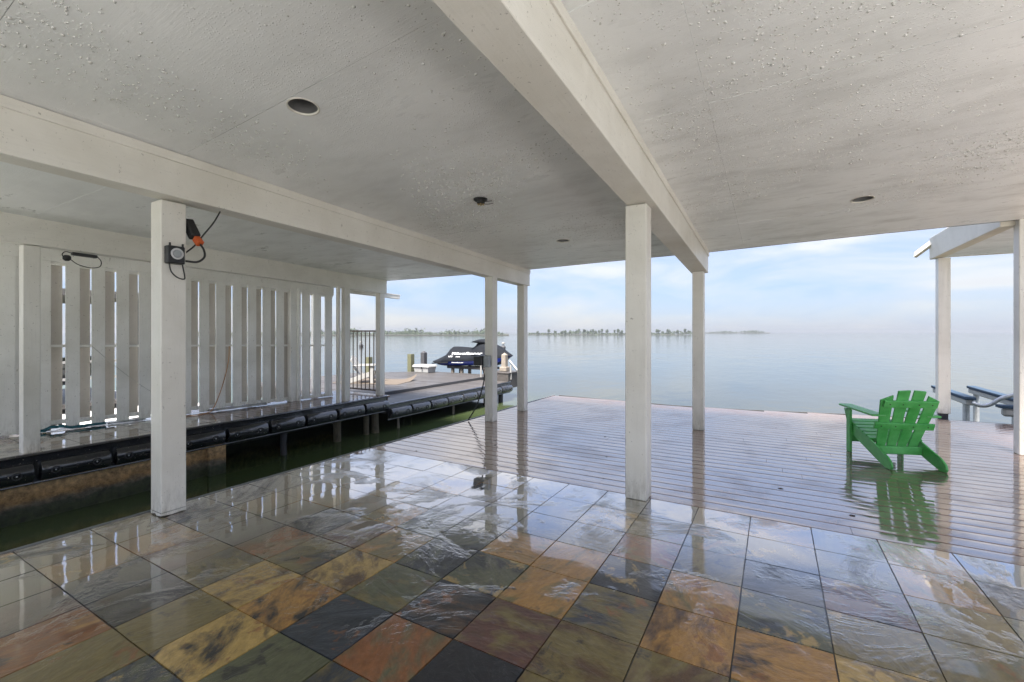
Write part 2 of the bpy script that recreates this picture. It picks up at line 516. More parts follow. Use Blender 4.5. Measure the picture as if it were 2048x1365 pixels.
M['cover'] = simple('charcoal_cover_fabric', (0.010, 0.0115, 0.015), 0.8, var=0.25, scale=9, bump=0.35)
M['cover'].node_tree.nodes['Principled BSDF'].inputs['Specular IOR Level'].default_value = 0.12
M['blue_hull'] = simple('blue_gelcoat', (0.006, 0.018, 0.14), 0.22, var=0.15, scale=3, bump=0.0, coat=0.8)
M['white_print'] = simple('white_print', (0.80, 0.80, 0.80), 0.6, var=0.03, bump=0)
M['bar_metal'] = simple('bronze_gate_metal', (0.095, 0.065, 0.045), 0.5, metal=0.3, var=0.25, scale=15)
M['orange'] = simple('orange_plug', (0.55, 0.10, 0.02), 0.5, var=0.1)
M['hose'] = simple('orange_cord', (0.42, 0.22, 0.10), 0.6, var=0.15)
M['string'] = simple('pale_cord', (0.42, 0.42, 0.38), 0.8, var=0.2)
M['teal_rope'] = simple('teal_rope', (0.020, 0.105, 0.130), 0.8, var=0.4, scale=30, bump=0.6)
M['rope_grey'] = simple('grey_strap', (0.30, 0.31, 0.30), 0.8, var=0.3, scale=30, bump=0.5)
M['mat_tan'] = simple('tan_mat', (0.095, 0.074, 0.055), 0.9, var=0.2, scale=20, bump=0.4)
M['grey_box'] = simple('grey_metal_box', (0.32, 0.34, 0.35), 0.45, metal=0.2, var=0.15)
M['ring_white'] = simple('dial_print', (0.55, 0.55, 0.56), 0.4, var=0.1)
M['brass'] = simple('brass_terminals', (0.45, 0.33, 0.13), 0.4, metal=0.7, var=0.2)
M['can'] = simple('recess_can', (0.12, 0.12, 0.12), 0.5, var=0.2, scale=6)
M['trim'] = simple('trim_ring', (0.66, 0.64, 0.58), 0.4, var=0.08)
M['roofing'] = simple('roofing_felt', (0.09, 0.085, 0.08), 0.9, var=0.2)
M['leaf'] = simple('far_foliage', (0.050, 0.070, 0.036), 0.8, var=0.5, scale=2.0, bump=0)
M['bark'] = simple('far_bark', (0.08, 0.065, 0.05), 0.9, var=0.2)
M['earth'] = simple('shore_earth', (0.045, 0.045, 0.034), 0.9, var=0.3, scale=0.3)
M['grass'] = simple('lawn', (0.07, 0.10, 0.035), 0.9, var=0.3, scale=3)
M['brick'] = simple('brown_brick_wall', (0.22, 0.15, 0.11), 0.8, var=0.25, scale=9)
M['dark_hull'] = simple('dark_boat_hull', (0.012, 0.013, 0.018), 0.25, var=0.2, coat=0.6)

def droplet_mat():
    k = NT('water_drops')
    k.set(Base__Color=(0.60, 0.595, 0.575, 1), Roughness=0.10, Specular__IOR__Level=0.6)
    return k.m
M['drop'] = droplet_mat()

def water_mat():
    k = NT('lake_water')
    g = k.pos()
    a = k.noise(k.pos(scale=(1.0, 0.45, 1), rot=(0, 0, R(-30))), 2.2, 3, 0.5, 0.3)
    b = k.noise(k.pos(scale=(1.0, 0.5, 1), rot=(0, 0, R(25))), 0.35, 3, 0.5)
    sep = k.n("SeparateXYZ", Vector=g)
    # open lake ruffled by breeze, sheltered slip almost still
    calm = k.n("MapRange", Value=sep.outputs["Y"], **{"From__Min": 6.0, "From__Max": 40.0, "To__Min": 0.10, "To__Max": 1.0}).outputs[0]
    h = k.math('MULTIPLY', k.math('ADD', k.math('MULTIPLY', a, 0.25), b), calm)
    mur = k.noise(g, 0.5, 4, 0.6, 0.5)
    lake_c = k.mix(mur, (0.024, 0.028, 0.019), (0.036, 0.038, 0.028))
    slip_c = k.mix(mur, (0.036, 0.056, 0.019), (0.056, 0.072, 0.030))     # still, algae-rich water of the slip
    c = k.mix(k.n("MapRange", Value=sep.outputs["Y"], **{"From__Min": 9.0, "From__Max": 16.0}).outputs[0], slip_c, lake_c)
    k.set(Base__Color=c, Roughness=0.06, IOR=1.33, Specular__IOR__Level=0.5, Normal=k.bump(h, 0.7, 0.12))
    return k.m
M['water'] = water_mat()

# ------------------------------------------------------------------ shared shape of the roof
KX = [-9.9, -8.0, -4.06, -0.9, 2.6, 3.3]
def zc(x, y):                       # underside of the ceiling
    zf = np.interp(x, KX, [2.72, 2.714, 2.676, 2.726, 2.87, 2.90])
    s_ = np.interp(x, [-8, -4.06, -0.9, 2.6], [0.035, 0.044, 0.0765, 0.075])
    return float(zf + s_ * (7.9 - y))
def yfront(x):
    return float(np.interp(x, [-9.9, -8.0, -5.7, -3.6, -2.2, -0.6, 0.9, 2.6, 3.3], [7.98, 7.90, 7.79, 7.66, 7.655, 7.695, 7.765, 7.91, 7.96]))
YB = -3.0                           # roof runs back over the camera
XL, XR = -9.75, 3.1

# ================================================================== SETTING
WZ = -0.83
mb = MB()
mb.add([(-4000, -60, WZ), (4000, -60, WZ), (4000, 6500, WZ), (-4000, 6500, WZ)], [(0, 1, 2, 3)])
lake = tag(mb.build('lake_water', M['water']), kind='structure')

# lawn behind, under the land side of the house
mb = MB()
mb.box(-60, 60, -62, -14.02, -1.5, -0.06)
tag(mb.build('ground', M['grass']), kind='structure')

# unseen, added to bounce sunlight under the roof: pale concrete terrace on the land side and to the right of the roof
mb = MB()
mb.box(3.31, 16, -14, 4.1, -1.6, -0.03)
mb.box(-14, 3.31, -14, -5.01, -1.6, -0.03)
tag(mb.build('bounce_terrace', M['pale_concrete']), kind='structure')

# ---- slate patio
patio = tag(MB().box(-4.52, 3.3, -5.0, 4.17, -1.6, -0.009).build('patio_floor', [M['grout']]), kind='structure')
XS = [-4.455, -4.03, -3.655, -3.28, -2.905, -2.525, -2.145, -1.752, -1.360, -0.962, -0.562, -0.168, 0.239, 0.638, 1.04, 1.44, 1.84, 2.24, 2.64, 3.04]
YS = [-0.21, 0.19, 0.585, 0.985, 1.388, 1.780, 2.182, 2.587, 2.985, 3.370, 3.770, 4.165]
def tile_mesh(var):
    r_ = np.random.default_rng(50 + var)
    n = 5
    V, F = [], []
    for j in range(n):
        for i in range(n):
            x, y = i / (n - 1) - 0.5, j / (n - 1) - 0.5
            jx = r_.uniform(-0.0025, 0.0025) if i in (0, n - 1) else 0.0
            jy_ = r_.uniform(-0.003, 0.003) if j in (0, n - 1) else 0.0
            V.append((x * 0.993 + jx, y * 0.993 + jy_, 0.0))
    for j in range(n - 1):
        for i in range(n - 1):
            a = j * n + i
            F.append((a, a + 1, a + n + 1, a + n))
    ring = [i for i in range(n)] + [j * n + n - 1 for j in range(1, n)] + [(n - 1) * n + i for i in range(n - 2, -1, -1)] + [j * n for j in range(n - 2, 0, -1)]
    o = len(V)
    for q in ring:
        x, y, z = V[q]
        V.append((x / 0.993, y / 0.993, -0.005))
    o2 = len(V)
    for q in ring:
        x, y, z = V[q]
        V.append((x / 0.993, y / 0.993, -0.014))
    k = len(ring)
    for i in range(k):
        j = (i + 1) % k
        F.append((ring[i], o + i, o + j, ring[j]))
        F.append((o + i, o2 + i, o2 + j, o + j))
    me = bpy.data.meshes.new('slate_tile')
    me.from_pydata(V, [], F)
    bm = bmesh.new(); bm.from_mesh(me); bmesh.ops.recalc_face_normals(bm, faces=bm.faces); bm.to_mesh(me); bm.free()
    me.materials.append(M['slate'])
    return me
tmeshes = [tile_mesh(i) for i in range(5)]
tr = random.Random(5)
for j in range(len(YS) - 1):
    for i in range(len(XS) - 1):
        x0, x1, y0, y1 = XS[i], XS[i + 1], YS[j], YS[j + 1]
        ob = bpy.data.objects.new('slate_tile', tmeshes[tr.randrange(5)])
        COL.objects.link(ob)
        ob.parent = patio
        ob.location = ((x0 + x1) / 2, (y0 + y1) / 2, tr.uniform(-0.0006, 0.0006))
        ob.scale = (x1 - x0 - 0.0045, y1 - y0 - 0.0045, 1)
        ob.rotation_euler = (tr.gauss(0, 0.0022), tr.gauss(0, 0.0022), tr.choice([0, 0]))
# metal edging and narrow border along the slip
mb = MB()
mb.box(-4.540, -4.524, -1.0, 4.17, -0.10, 0.006)
tag(mb.build('patio_edging', M['alu'], patio))
for j in range(len(YS) - 1):
    MB().box(-4.521, -4.459, YS[j] + 0.004, YS[j + 1] - 0.004, -0.014, -0.001).build('border_tile', M['slate'], patio)

# ---- composite deck
deck = tag(MB().box(-4.48, 5.6, 4.18, 9.6, -0.35, -0.06).build('deck', [M['hole']]), kind='structure')
def deck_far(x): return float(np.interp(x, [-4.6, -4.42, -1.8, -0.4, 1.1, 2.4, 6], [9.86, 9.86, 9.66, 9.82, 10.2, 10.40, 10.42]))
pitch = 0.165
dr_ = random.Random(3)
y = 4.172
row = 0
while y < 10.42:
    w = pitch - 0.0065
    xl, xr = -4.50 + 0.0, 5.4
    cuts = [xl]
    x = xl + dr_.uniform(0.9, 3.4)
    while x < xr - 0.8:
        cuts.append(x); x += dr_.uniform(2.2, 4.6)
    cuts.append(xr)
    for a, b in zip(cuts[:-1], cuts[1:]):
        # board is cut where the deck edge bows
        aa, bb = a, b
        xs_ok = [q for q in np.linspace(a, b, 80) if deck_far(q) > y + w * 0.6]
        if len(xs_ok) < 3: continue
        aa, bb = min(xs_ok), max(xs_ok)
        aa = a if aa - a < 0.06 else aa
        bb = b if b - bb < 0.06 else bb
        cxm, cym = (aa + bb) / 2, y + w / 2
        mb = MB()
        hw = w / 2
        L = (bb - aa) / 2 - 0.0015
        prof = [(-hw, -0.026), (-hw, -0.004), (-hw + 0.004, -0.0005), (-hw * 0.45, 0.0002), (hw * 0.45, 0.0002), (hw - 0.004, -0.0005), (hw, -0.004), (hw, -0.026)]
        mb.prism(prof, 'X', -L, L)
        ob = mb.build('deck_board', M['deck'], deck, local=True)
        ob.location = (cxm, cym, dr_.uniform(-0.0006, 0.0006))
        ob.rotation_euler = (dr_.gauss(0, 0.0016), 0, 0)
    y += pitch
    row += 1
# fascia boards and edging of the deck
mb = MB()
mb.box(-4.530, -4.506, 4.19, 9.84, -0.30, 0.008)
mb.build('deck_edging', M['alu'], deck)
mb = MB()
pts = [(-4.42, 9.86), (-1.8, 9.66), (-0.4, 9.82), (1.1, 10.2), (2.4, 10.40), (5.5, 10.42)]
for a, b in zip(pts[:-1], pts[1:]):
    mb.bar((a[0], a[1] + 0.03, -0.10), (b[0], b[1] + 0.03, -0.10), 0.035, 0.20)
mb.build('deck_fascia', M['dock_wood'], deck)
for (px, py) in [(-4.3, 6.0), (-4.3, 8.2), (-4.3, 9.6), (-1.5, 9.45), (1.3, 9.9), (4.2, 10.1)]:
    MB().tube([(px, py, -2.0), (px, py, -0.3)], 0.12, 10).build('deck_pile', M['pile_wood'], deck, smooth='auto')

# ---- ceiling: painted sheets with real joints, roof deck above
ceiling = bpy.data.objects.new('ceiling', None)
COL.objects.link(ceiling)
tag(ceiling, kind='structure')
LIGHTS = [(-2.785, 1.975, 0.098, 'round open recessed light in the ceiling nearest the camera'),
          (0.821, 6.14, 0.100, 'round dark recessed light hole in the ceiling over the green chair'),
          (-2.635, 6.03, 0.090, 'small dark recessed light hole in the ceiling, by the lake edge, left of centre')]
def panel(x0, x1, y0, y1, dz):
    g = 0.0004
    far = y1 > 7.5
    def P(x, y, up=0.0): return (x, y, zc(x, y) + dz + up)
    xs = np.linspace(x0 + g, x1 - g, 4)
    hole = [l for l in LIGHTS if x0 < l[0] < x1 and y0 < l[1] < y1]
    mb = MB()
    gy_ = 0.0013
    c4 = [(x0 + g, y0 + gy_), (x1 - g, y0 + gy_), (x1 - g, (yfront(x1) if far else y1) - gy_), (x0 + g, (yfront(x0) if far else y1) - gy_)]
    if hole:
        hx, hy_, hr, _ = hole[0]
        n = 32
        ang = lambda p: math.atan2(p[1] - hy_, p[0] - hx)
        cir = [(hx + hr * math.cos(2 * math.pi * k / n), hy_ + hr * math.sin(2 * math.pi * k / n)) for k in range(n)]
        outer = []
        xa_, xb_ = c4[0][0], c4[1][0]
        for k in range(n):
            dx, dy = math.cos(2 * math.pi * k / n), math.sin(2 * math.pi * k / n)
            ts = []
            if dx > 1e-9: ts.append((xb_ - hx) / dx)
            if dx < -1e-9: ts.append((xa_ - hx) / dx)
            if dy > 1e-9: ts.append((c4[2][1] - hy_) / dy)
            if dy < -1e-9: ts.append((c4[0][1] - hy_) / dy)
            outer.append((hx + dx * min(ts), hy_ + dy * min(ts)))
        for c in c4:      # snap the nearest spoke to each corner
            k = min(range(n), key=lambda q: (outer[q][0] - c[0]) ** 2 + (outer[q][1] - c[1]) ** 2)
            outer[k] = c
        for k in range(n):
            j = (k + 1) % n
            mb.add([P(*cir[k]), P(*outer[k]), P(*outer[j]), P(*cir[j])], [(0, 1, 2, 3)])
        for k in range(n):
            p, q2 = cir[k], cir[(k + 1) % n]
            mb.add([P(*p), P(*q2), P(*q2, 0.012), P(*p, 0.012)], [(0, 1, 2, 3)])
    else:
        V, F = [], []
        for t in np.linspace(0, 1, 5):
            for x in xs:
                yy1 = (yfront(x) if far else y1) - gy_
                V.append(P(x, y0 + gy_ + (yy1 - y0 - gy_) * t))
        for j in range(4):
            for i in range(3):
                a = j * 4 + i
                F.append((a, a + 1, a + 5, a + 4))
        mb.add(V, F)
    n4 = len(c4)
    for q in range(4):
        a, b = c4[q], c4[(q + 1) % 4]
        mb.add([P(*a), P(*b), P(*b, 0.012), P(*a, 0.012)], [(0, 1, 2, 3)])
    return mb.build('ceiling_panel', M['ceiling'], ceiling)
pr_ = random.Random(9)
bays = [((XL, -8.02), [YB, 0.0, 2.44, 4.88, 8.0], []),
        ((-8.02, -4.10), [YB, -0.55, 0.67, 1.89, 3.11, 4.33, 5.55, 6.77, 8.0], [-5.6]),
        ((-4.10, -1.02), [YB, -0.53, 0.69, 1.862, 3.40, 4.90, 6.35, 8.0], [-2.3]),
        ((-1.02, XR), [YB, -0.25, 0.97, 2.19, 3.42, 4.93, 6.40, 8.0], [-0.40])]
for (xa, xb), rows, cuts in bays:
    for j in range(len(rows) - 1):
        cs = [xa] + ([c for c in cuts if (j % 2 == 0 or c == -0.40 or len(cuts) == 1)] if not (cuts == [-2.3] and j % 2) else []) + [xb]
        for a, b in zip(cs[:-1], cs[1:]):
            panel(a, b, rows[j], rows[j + 1], pr_.uniform(-0.0025, 0.0025))
# roof deck above with its edge boards
mb = MB()
xs = list(np.linspace(XL - 0.05, XR + 0.05, 14))
for a, b in zip(xs[:-1], xs[1:]):
    def T(x, y, u): return (x, y, zc(x, y) + u)
    fa, fb = yfront(a) + 0.03, yfront(b) + 0.03
    mb.hexa([T(a, YB - 0.05, 0.20), T(b, YB - 0.05, 0.20), T(b, fb, 0.20), T(a, fa, 0.20),
             T(a, YB - 0.05, 0.30), T(b, YB - 0.05, 0.30), T(b, fb, 0.30), T(a, fa, 0.30)])
    mb.hexa([T(a, fa - 0.028, 0.002), T(b, fb - 0.028, 0.002), T(b, fb, 0.002), T(a, fa, 0.002),
             T(a, fa - 0.028, 0.199), T(b, fb - 0.028, 0.199), T(b, fb, 0.199), T(a, fa, 0.199)])
for x in (XL - 0.05, XR + 0.02):
    mb.hexa([T(x, YB, 0.002), T(x + 0.03, YB, 0.002), T(x + 0.03, yfront(x), 0.002), T(x, yfront(x), 0.002),
             T(x, YB, 0.199), T(x + 0.03, YB, 0.199), T(x + 0.03, yfront(x), 0.199), T(x, yfront(x), 0.199)])
tag(mb.build('roof', M['roofing']), kind='structure')

# condensation beads hanging under the ceiling
pts = []
ph = rng.uniform(0, 6.28, (7, 3))
kk = rng.uniform(0.8, 3.6, (7, 2)) * rng.choice([-1, 1], (7, 2))
while len(pts) < 16000:
    x = rng.uniform(-4.0, 2.4); yv = rng.uniform(0.4, 6.6)
    if abs(x + 1.02) < 0.14: continue
    d = sum(math.sin(kk[i, 0] * x + kk[i, 1] * yv + ph[i, 0]) for i in range(7)) / 2.2
    dens = (0.5 + 0.5 * d) * np.interp(yv, [0, 3.5, 5.5, 6.6], [1, 1, 0.6, 0.1])
    if x < -3.3: dens *= max(0.0, (x + 4.0) / 0.7)
    if rng.uniform() > dens: continue
    if any((x - l[0]) ** 2 + (yv - l[1]) ** 2 < (l[2] + 0.04) ** 2 for l in LIGHTS): continue
    pts.append((x, yv))
V, F = [], []
for (x, yv) in pts:
    r_ = float(np.clip(rng.lognormal(-5.5, 0.42), 0.0022, 0.012))
    r1, r2 = r_ * rng.uniform(0.9, 1.3), r_ * rng.uniform(0.8, 1.1)
    z0 = zc(x, yv) - 0.0004
    o = len(V)
    for (f_, dz) in ((1.0, 0.0012), (0.78, -0.48 * r_), ):
        for q in range(7):
            a = 2 * math.pi * q / 7
            V.append((x + r1 * f_ * math.cos(a), yv + r2 * f_ * math.sin(a), z0 + dz))
    V.append((x, yv, z0 - 0.75 * r_))
    for q in range(7):
        b = (q + 1) % 7
        F.append((o + q, o + 7 + q, o + 7 + b, o + b))
        F.append((o + 7 + q, o + 14, o + 7 + b))
me = bpy.data.meshes.new('water_drops'); me.from_pydata(V, [], F); me.materials.append(M['drop'])
for p in me.polygons: p.use_smooth = True
bm = bmesh.new(); bm.from_mesh(me); bmesh.ops.recalc_face_normals(bm, faces=bm.faces); bm.to_mesh(me); bm.free()
ob = bpy.data.objects.new('water_drops', me); COL.objects.link(ob); ob.parent = ceiling; ob["kind"] = "stuff"

# ================================================================== BEAMS AND POSTS
def beam(name, pa, pb, width, depth_a, depth_b, label, trim=True):
    # pa/pb: (x of right face, y) at both ends
    (xa, ya), (xb, yb) = pa, pb
    t = thing(name, ((xa + xb) / 2 - width / 2, (ya + yb) / 2, zc(xb, yb) - depth_b), label, 'beam', 'painted roof beams')
    def q(x, y, d): return (x, y, zc(x, y) - d)
    mb = MB()
    n = 6
    for i in range(n):
        s0, s1 = i / n, (i + 1) / n
        A = (xa + (xb - xa) * s0, ya + (yb - ya) * s0); B = (xa + (xb - xa) * s1, ya + (yb - ya) * s1)
        d0, d1 = depth_a + (depth_b - depth_a) * s0, depth_a + (depth_b - depth_a) * s1
        V = [q(A[0] - width, A[1], d0), q(A[0], A[1], d0), q(B[0], B[1], d1), q(B[0] - width, B[1], d1),
             q(A[0] - width, A[1], -0.005), q(A[0], A[1], -0.005), q(B[0], B[1], -0.005), q(B[0] - width, B[1], -0.005)]
        F = [(3, 2, 1, 0), (1, 2, 6, 5), (3, 0, 4, 7)]
        if i == 0: F.append((0, 1, 5, 4))
        if i == n - 1: F.append((2, 3, 7, 6))
        mb.add(V, F)
    mb.build('girder', M['paint_beam_along'], t, bevel=0.004)
    if trim:
        mb = MB()
        th = 0.014
        mb.hexa([q(xa + 0.001, ya, 0.075), q(xa + th, ya, 0.075), q(xb + th, yb, 0.075), q(xb + 0.001, yb, 0.075),
                 q(xa + 0.001, ya, 0.002), q(xa + th, ya, 0.002), q(xb + th, yb, 0.002), q(xb + 0.001, yb, 0.002)])
        mb.build('trim_board', M['paint_beam_along'], t, bevel=0.002)
    return t
beam('roof_beam', (-4.262, YB), (-4.070, 7.735), 0.20, 0.40, 0.305, 'white painted beam on the left post with the black timer box, running to the lake')
beam('roof_beam', (-0.985, YB), (-0.895, 7.66), 0.235, 0.42, 0.33, 'white painted beam overhead in the middle of the ceiling, on the two middle posts')
beam('roof_beam', (-8.00, YB), (-7.985, 7.88), 0.17, 0.36, 0.315, 'white painted beam above the slatted fence on the far left', trim=False)

def post(x0, x1, y0, y1, z0, z1, label, mat='paint', ragged=False, origin=None):
    mb = MB()
    mb.box(x0, x1, y0, y1, z0, z1)
    return tag(mb.build('post', M[mat], None, origin=((x0 + x1) / 2, (y0 + y1) / 2, z0), bevel=0.006), label, 'post', 'painted timber posts')
def under(x, y, d): return zc(x, y) - d
# post with timer box: foot worn away
mb = MB()
n = 12
ra, rb = -4.462, -4.285
ya_, yb_ = 1.762, 1.945
zt = under(-4.28, 1.86, 0.372)
mb.box(ra, rb, ya_, yb_, 0.03, zt)
rr = random.Random(2)
ringp = [(ra, ya_)] + [(ra + (rb - ra) * i / 5, ya_) for i in range(1, 5)] + [(rb, ya_)] + [(rb, ya_ + (yb_ - ya_) * i / 5) for i in range(1, 5)] + [(rb, yb_), (ra, yb_)]
V = [(x, y, 0.0305) for x, y in ringp] + [(x + 0.002 * rr.uniform(-1, 1), y + 0.002 * rr.uniform(-1, 1), rr.choice([0.003, 0.008, 0.018, 0.026, 0.012])) for x, y in ringp]
k = len(ringp)
mb2 = MB(); mb2.add(V, [tuple(range(k, 2 * k))] + [(i, (i + 1) % k, k + (i + 1) % k, k + i) for i in range(k)])
pA = thing('post', (-4.37, 1.85, 0), 'white post with the round dial timer box, standing on the slate at the left', 'post', 'painted timber posts')
mb.build('shaft', M['paint'], pA, bevel=0.006)
mb2.build('worn_foot', M['paint'], pA)
MB().box(ra + 0.004, rb - 0.004, ya_ + 0.004, yb_ - 0.004, 0.0, 0.029).build('rotten_core', M['pile_wood'], pA)

post(-1.170, -0.982, 4.072, 4.260, 0.0, under(-1.07, 4.16, 0.366), 'thick white post standing at the corner of slate and deck in the middle')
post(-1.095, -0.935, 7.43, 7.59, 0.0, under(-1.0, 7.5, 0.334), 'white post behind the middle one, at the lake end of the middle beam')
pB1 = post(-4.215, -4.060, 6.385, 6.540, 0.0, under(-4.1, 6.45, 0.318), 'white post carrying the grey and black outlet box at the slip edge')
post(-4.245, -4.095, 7.545, 7.695, 0.0, under(-4.1, 7.6, 0.308), 'white post at the slip edge just beyond the one with the outlet box')
post(2.575, 2.735, 7.975 - 0.10, 8.035, 0.0, zc(2.65, 7.9) + 0.0, 'white post at the right edge of the photo, under the ceiling corner')
# posts on the catwalk
post(-8.165, -8.01, 1.84, 1.995, -0.02, under(-8.05, 1.9, 0.352), 'white post in front of the slatted fence at the far left')
post(-8.105, -7.985, 6.66, 6.80, 0.0, under(-8.05, 6.75, 0.318), 'square white post next to the downpipe where the fence meets the gate')
post(-8.150, -8.00, 7.68, 7.83, 0.0, under(-8.05, 7.75, 0.316), 'white post at the latch side of the metal gate')
# downpipe beside the square post
t = thing('downpipe', (-7.99, 6.50, 0), 'round painted downpipe beside the square post at the end of the fence', 'downpipe')
MB().tube([(-7.985, 6.49, 0.0), (-7.985, 6.49, under(-8, 6.5, 0.32))], 0.045, 14).build('pipe', M['paint'], t, smooth='auto')
MB().tube([(-7.985, 6.49, 0.42), (-7.985, 6.49, 0.47)], 0.050, 14).build('collar', M['paint'], t, smooth='auto')
# gutter stub projecting past the beam
t = thing('gutter', (-8.3, 8.2, 2.33), 'white gutter end projecting past the left beam towards the lake', 'gutter')
mb = MB(); mb.bar((-8.32, 7.0, 2.425), (-8.32, 8.62, 2.385), 0.09, 0.105)
mb.build('trough', M['paint_beam_along'], t, bevel=0.006)
mb = MB(); mb.bar((-8.272, 7.0, 2.472), (-8.272, 8.63, 2.432), 0.012, 0.02)
mb.build('lip', M['paint_beam_along'], t)

# ================================================================== RECESSED LIGHTS, FIXTURE
for (x, yv, r_, lab) in LIGHTS:
    z = zc(x, yv)
    t = thing('recessed_light', (x, yv, z), lab, 'ceiling light', 'recessed ceiling lights')
    sx = (zc(x + 0.1, yv) - zc(x - 0.1, yv)) / 0.2
    sy = (zc(x, yv + 0.1) - zc(x, yv - 0.1)) / 0.2
    def tilt(mbx):
        mbx.v = [(p[0], p[1], p[2] + sx * (p[0] - x) + sy * (p[1] - yv)) for p in mbx.v]
        return mbx
    mb = MB().lathe([(r_ + 0.009, -0.0008), (r_ + 0.008, -0.004), (r_ + 0.002, -0.006), (r_ - 0.004, -0.003), (r_ - 0.005, 0.010)], 32, (x, yv, z))
    mb.f = [f for f in mb.f if len(f) == 4]; mb.m = [0] * len(mb.f)
    tilt(mb).build('trim_ring', M['trim'], t, smooth=True)
    mb = MB().lathe([(r_ - 0.005, 0.006), (r_ - 0.006, 0.05), (r_ - 0.012, 0.17), (0.0, 0.175)], 32, (x, yv, z))
    mb.f = mb.f[:-1] if len(mb.f[-1]) > 4 else mb.f
    mb.f = [f for f in mb.f if len(f) == 4]; mb.m = [0] * len(mb.f)
    tilt(mb).build('can', M['can'], t, smooth=True)
    tilt(MB().lathe([(0.035, 0.12), (0.035, 0.168)], 12, (x, yv, z))).build('socket', M['hole'], t)
x, yv = -2.721, 4.04
z = zc(x, yv)
t = thing('ceiling_fixture_base', (x, yv, z), 'dark broken fixture base with bare wires hanging from the ceiling', 'fixture base')
MB().lathe([(0.075, -0.001), (0.075, -0.016), (0.062, -0.022), (0.062, -0.012), (0.0, -0.012)], 16, (x, yv, z)).build('mounting_plate', M['black'], t)
MB().lathe([(0.045, -0.012), (0.043, -0.05), (0.036, -0.06), (0.0, -0.06)], 12, (x + 0.01, yv - 0.01, z)).build('terminal_block', M['black'], t)
for i in range(6):
    a = i * 1.05
    MB().box(x + 0.01 + 0.03 * math.cos(a) - 0.007, x + 0.01 + 0.03 * math.cos(a) + 0.007, yv - 0.01 + 0.03 * math.sin(a) - 0.007, yv - 0.01 + 0.03 * math.sin(a) + 0.007, z - 0.069, z - 0.0605).build('terminal', M['brass'], t)
for dy, dz in ((0.0, -0.035), (0.03, -0.055)):
    MB().tube(arc([(x + 0.03, yv + dy - 0.01, z + dz), (x + 0.08, yv + dy, z + dz - 0.006), (x + 0.125, yv + dy + 0.03, z + dz + 0.004)]), 0.004, 6).build('wire', M['black'], t)

# ================================================================== CATWALK, FENDERS, BULKHEAD
cat = tag(MB().box(-9.72, -7.86, -3.0, 4.10, -0.30, -0.012).build('catwalk', [M['grout']]), kind='structure')
y = -0.4
cr2 = random.Random(8)
while y < 4.0:
    for x0 in (-9.70, -9.30, -8.90, -8.50, -8.10):
        x1 = min(x0 + 0.40, -7.865)
        ob = bpy.data.objects.new('slate_tile', tmeshes[cr2.randrange(5)])
        COL.objects.link(ob); ob.parent = cat
        ob.location = ((x0 + x1) / 2, y + 0.2, 0.0)
        ob.scale = (x1 - x0 - 0.008, 0.392, 1)
        ob.rotation_euler = (cr2.gauss(0, 0.002), cr2.gauss(0, 0.002), 0)
    y += 0.4
MB().box(-9.66, -7.95, 4.101, 7.88, -0.26, -0.04).build('joists', M['hole'], cat)
y = 4.105
while y < 7.85:
    w = 0.137
    ob = MB().box(-0.93, 0.925, -w / 2, w / 2, -0.035, 0.0).build('catwalk_plank', M['catwalk_wood'], cat, local=True, bevel=0.003)
    ob.location = (-8.79, y + w / 2, cr2.uniform(-0.0015, 0.0015))
    ob.rotation_euler = (cr2.gauss(0, 0.004), 0, 0)
    y += 0.145
tag(MB().box(-9.9, -7.95, -3.0, 4.168, -2.2, -0.305).build('seawall', M['bulkhead']), kind='structure')
mb = MB(); mb.box(-7.955, -7.86, 3.9, 4.16, -2.2, -0.306)
tag(mb.build('seawall_end', M['bulkhead'], bpy.data.objects['seawall'], bevel=0.015))

MB().box(-9.95, -9.665, 4.17, 7.9, -2.2, -0.038).build('seawall_return', M['bulkhead'], bpy.data.objects['seawall'])

def fender_meshes(L):
    # plate with rolled lip, D-shaped bumper, two bolt recesses; origin at top back edge, runs along +Y
    m1 = MB()
    prof = [(0.0, 0.012), (0.022, 0.022), (0.045, 0.016), (0.052, -0.004), (0.040, -0.020), (0.026, -0.026), (0.022, -0.33), (0.028, -0.352), (0.018, -0.362), (0.0, -0.358)]
    m1.prism(prof, 'Y', 0.003, L - 0.003)
    plate = m1.mesh('plate', M['rubber'], smooth='auto')
    m2 = MB()
    n = 12
    V, F = [], []
    for (yy, s) in ((0.045, 0.80), (0.055, 0.95), (0.075, 1.0), (L - 0.030, 1.0), (L - 0.014, 0.95), (L - 0.006, 0.82)):
        for k in range(n + 1):
            a = math.pi * k / n
            z = -0.208 + 0.125 * s * math.cos(a)
            xx = 0.020 + 0.118 * s * (math.sin(a) ** 0.75 if math.sin(a) > 0 else 0)
            V.append((xx, yy, z))
    for j in range(5):
        for k in range(n):
            a = j * (n + 1) + k
            F.append((a, a + 1, a + n + 2, a + n + 1))
    F.append(tuple(range(n + 1))); F.append(tuple(5 * (n + 1) + k for k in range(n + 1))[::-1])
    m2.add(V, F)
    bump_ = m2.mesh('bumper', M['rubber'], smooth='auto')
    m3 = MB().lathe([(0.046, -0.006), (0.047, 0.006), (0.040, 0.010), (0.032, 0.002), (0.030, -0.012), (0.0, -0.014)], 16, axis='X')
    m3.f = [f for f in m3.f if len(f) == 4]; m3.m = [0] * len(m3.f)
    rec = m3.mesh('bolt_recess', M['hole'], smooth='auto')
    m4 = MB().lathe([(0.012, -0.012), (0.012, -0.002), (0.008, 0.001), (0.0, 0.001)], 6, axis='X')
    bolt = m4.mesh('bolt', M['steel'])
    return plate, bump_, rec, bolt
ORD = ['first', 'second', 'third', 'fourth', 'fifth', 'sixth', 'seventh', 'eighth', 'ninth', 'tenth']
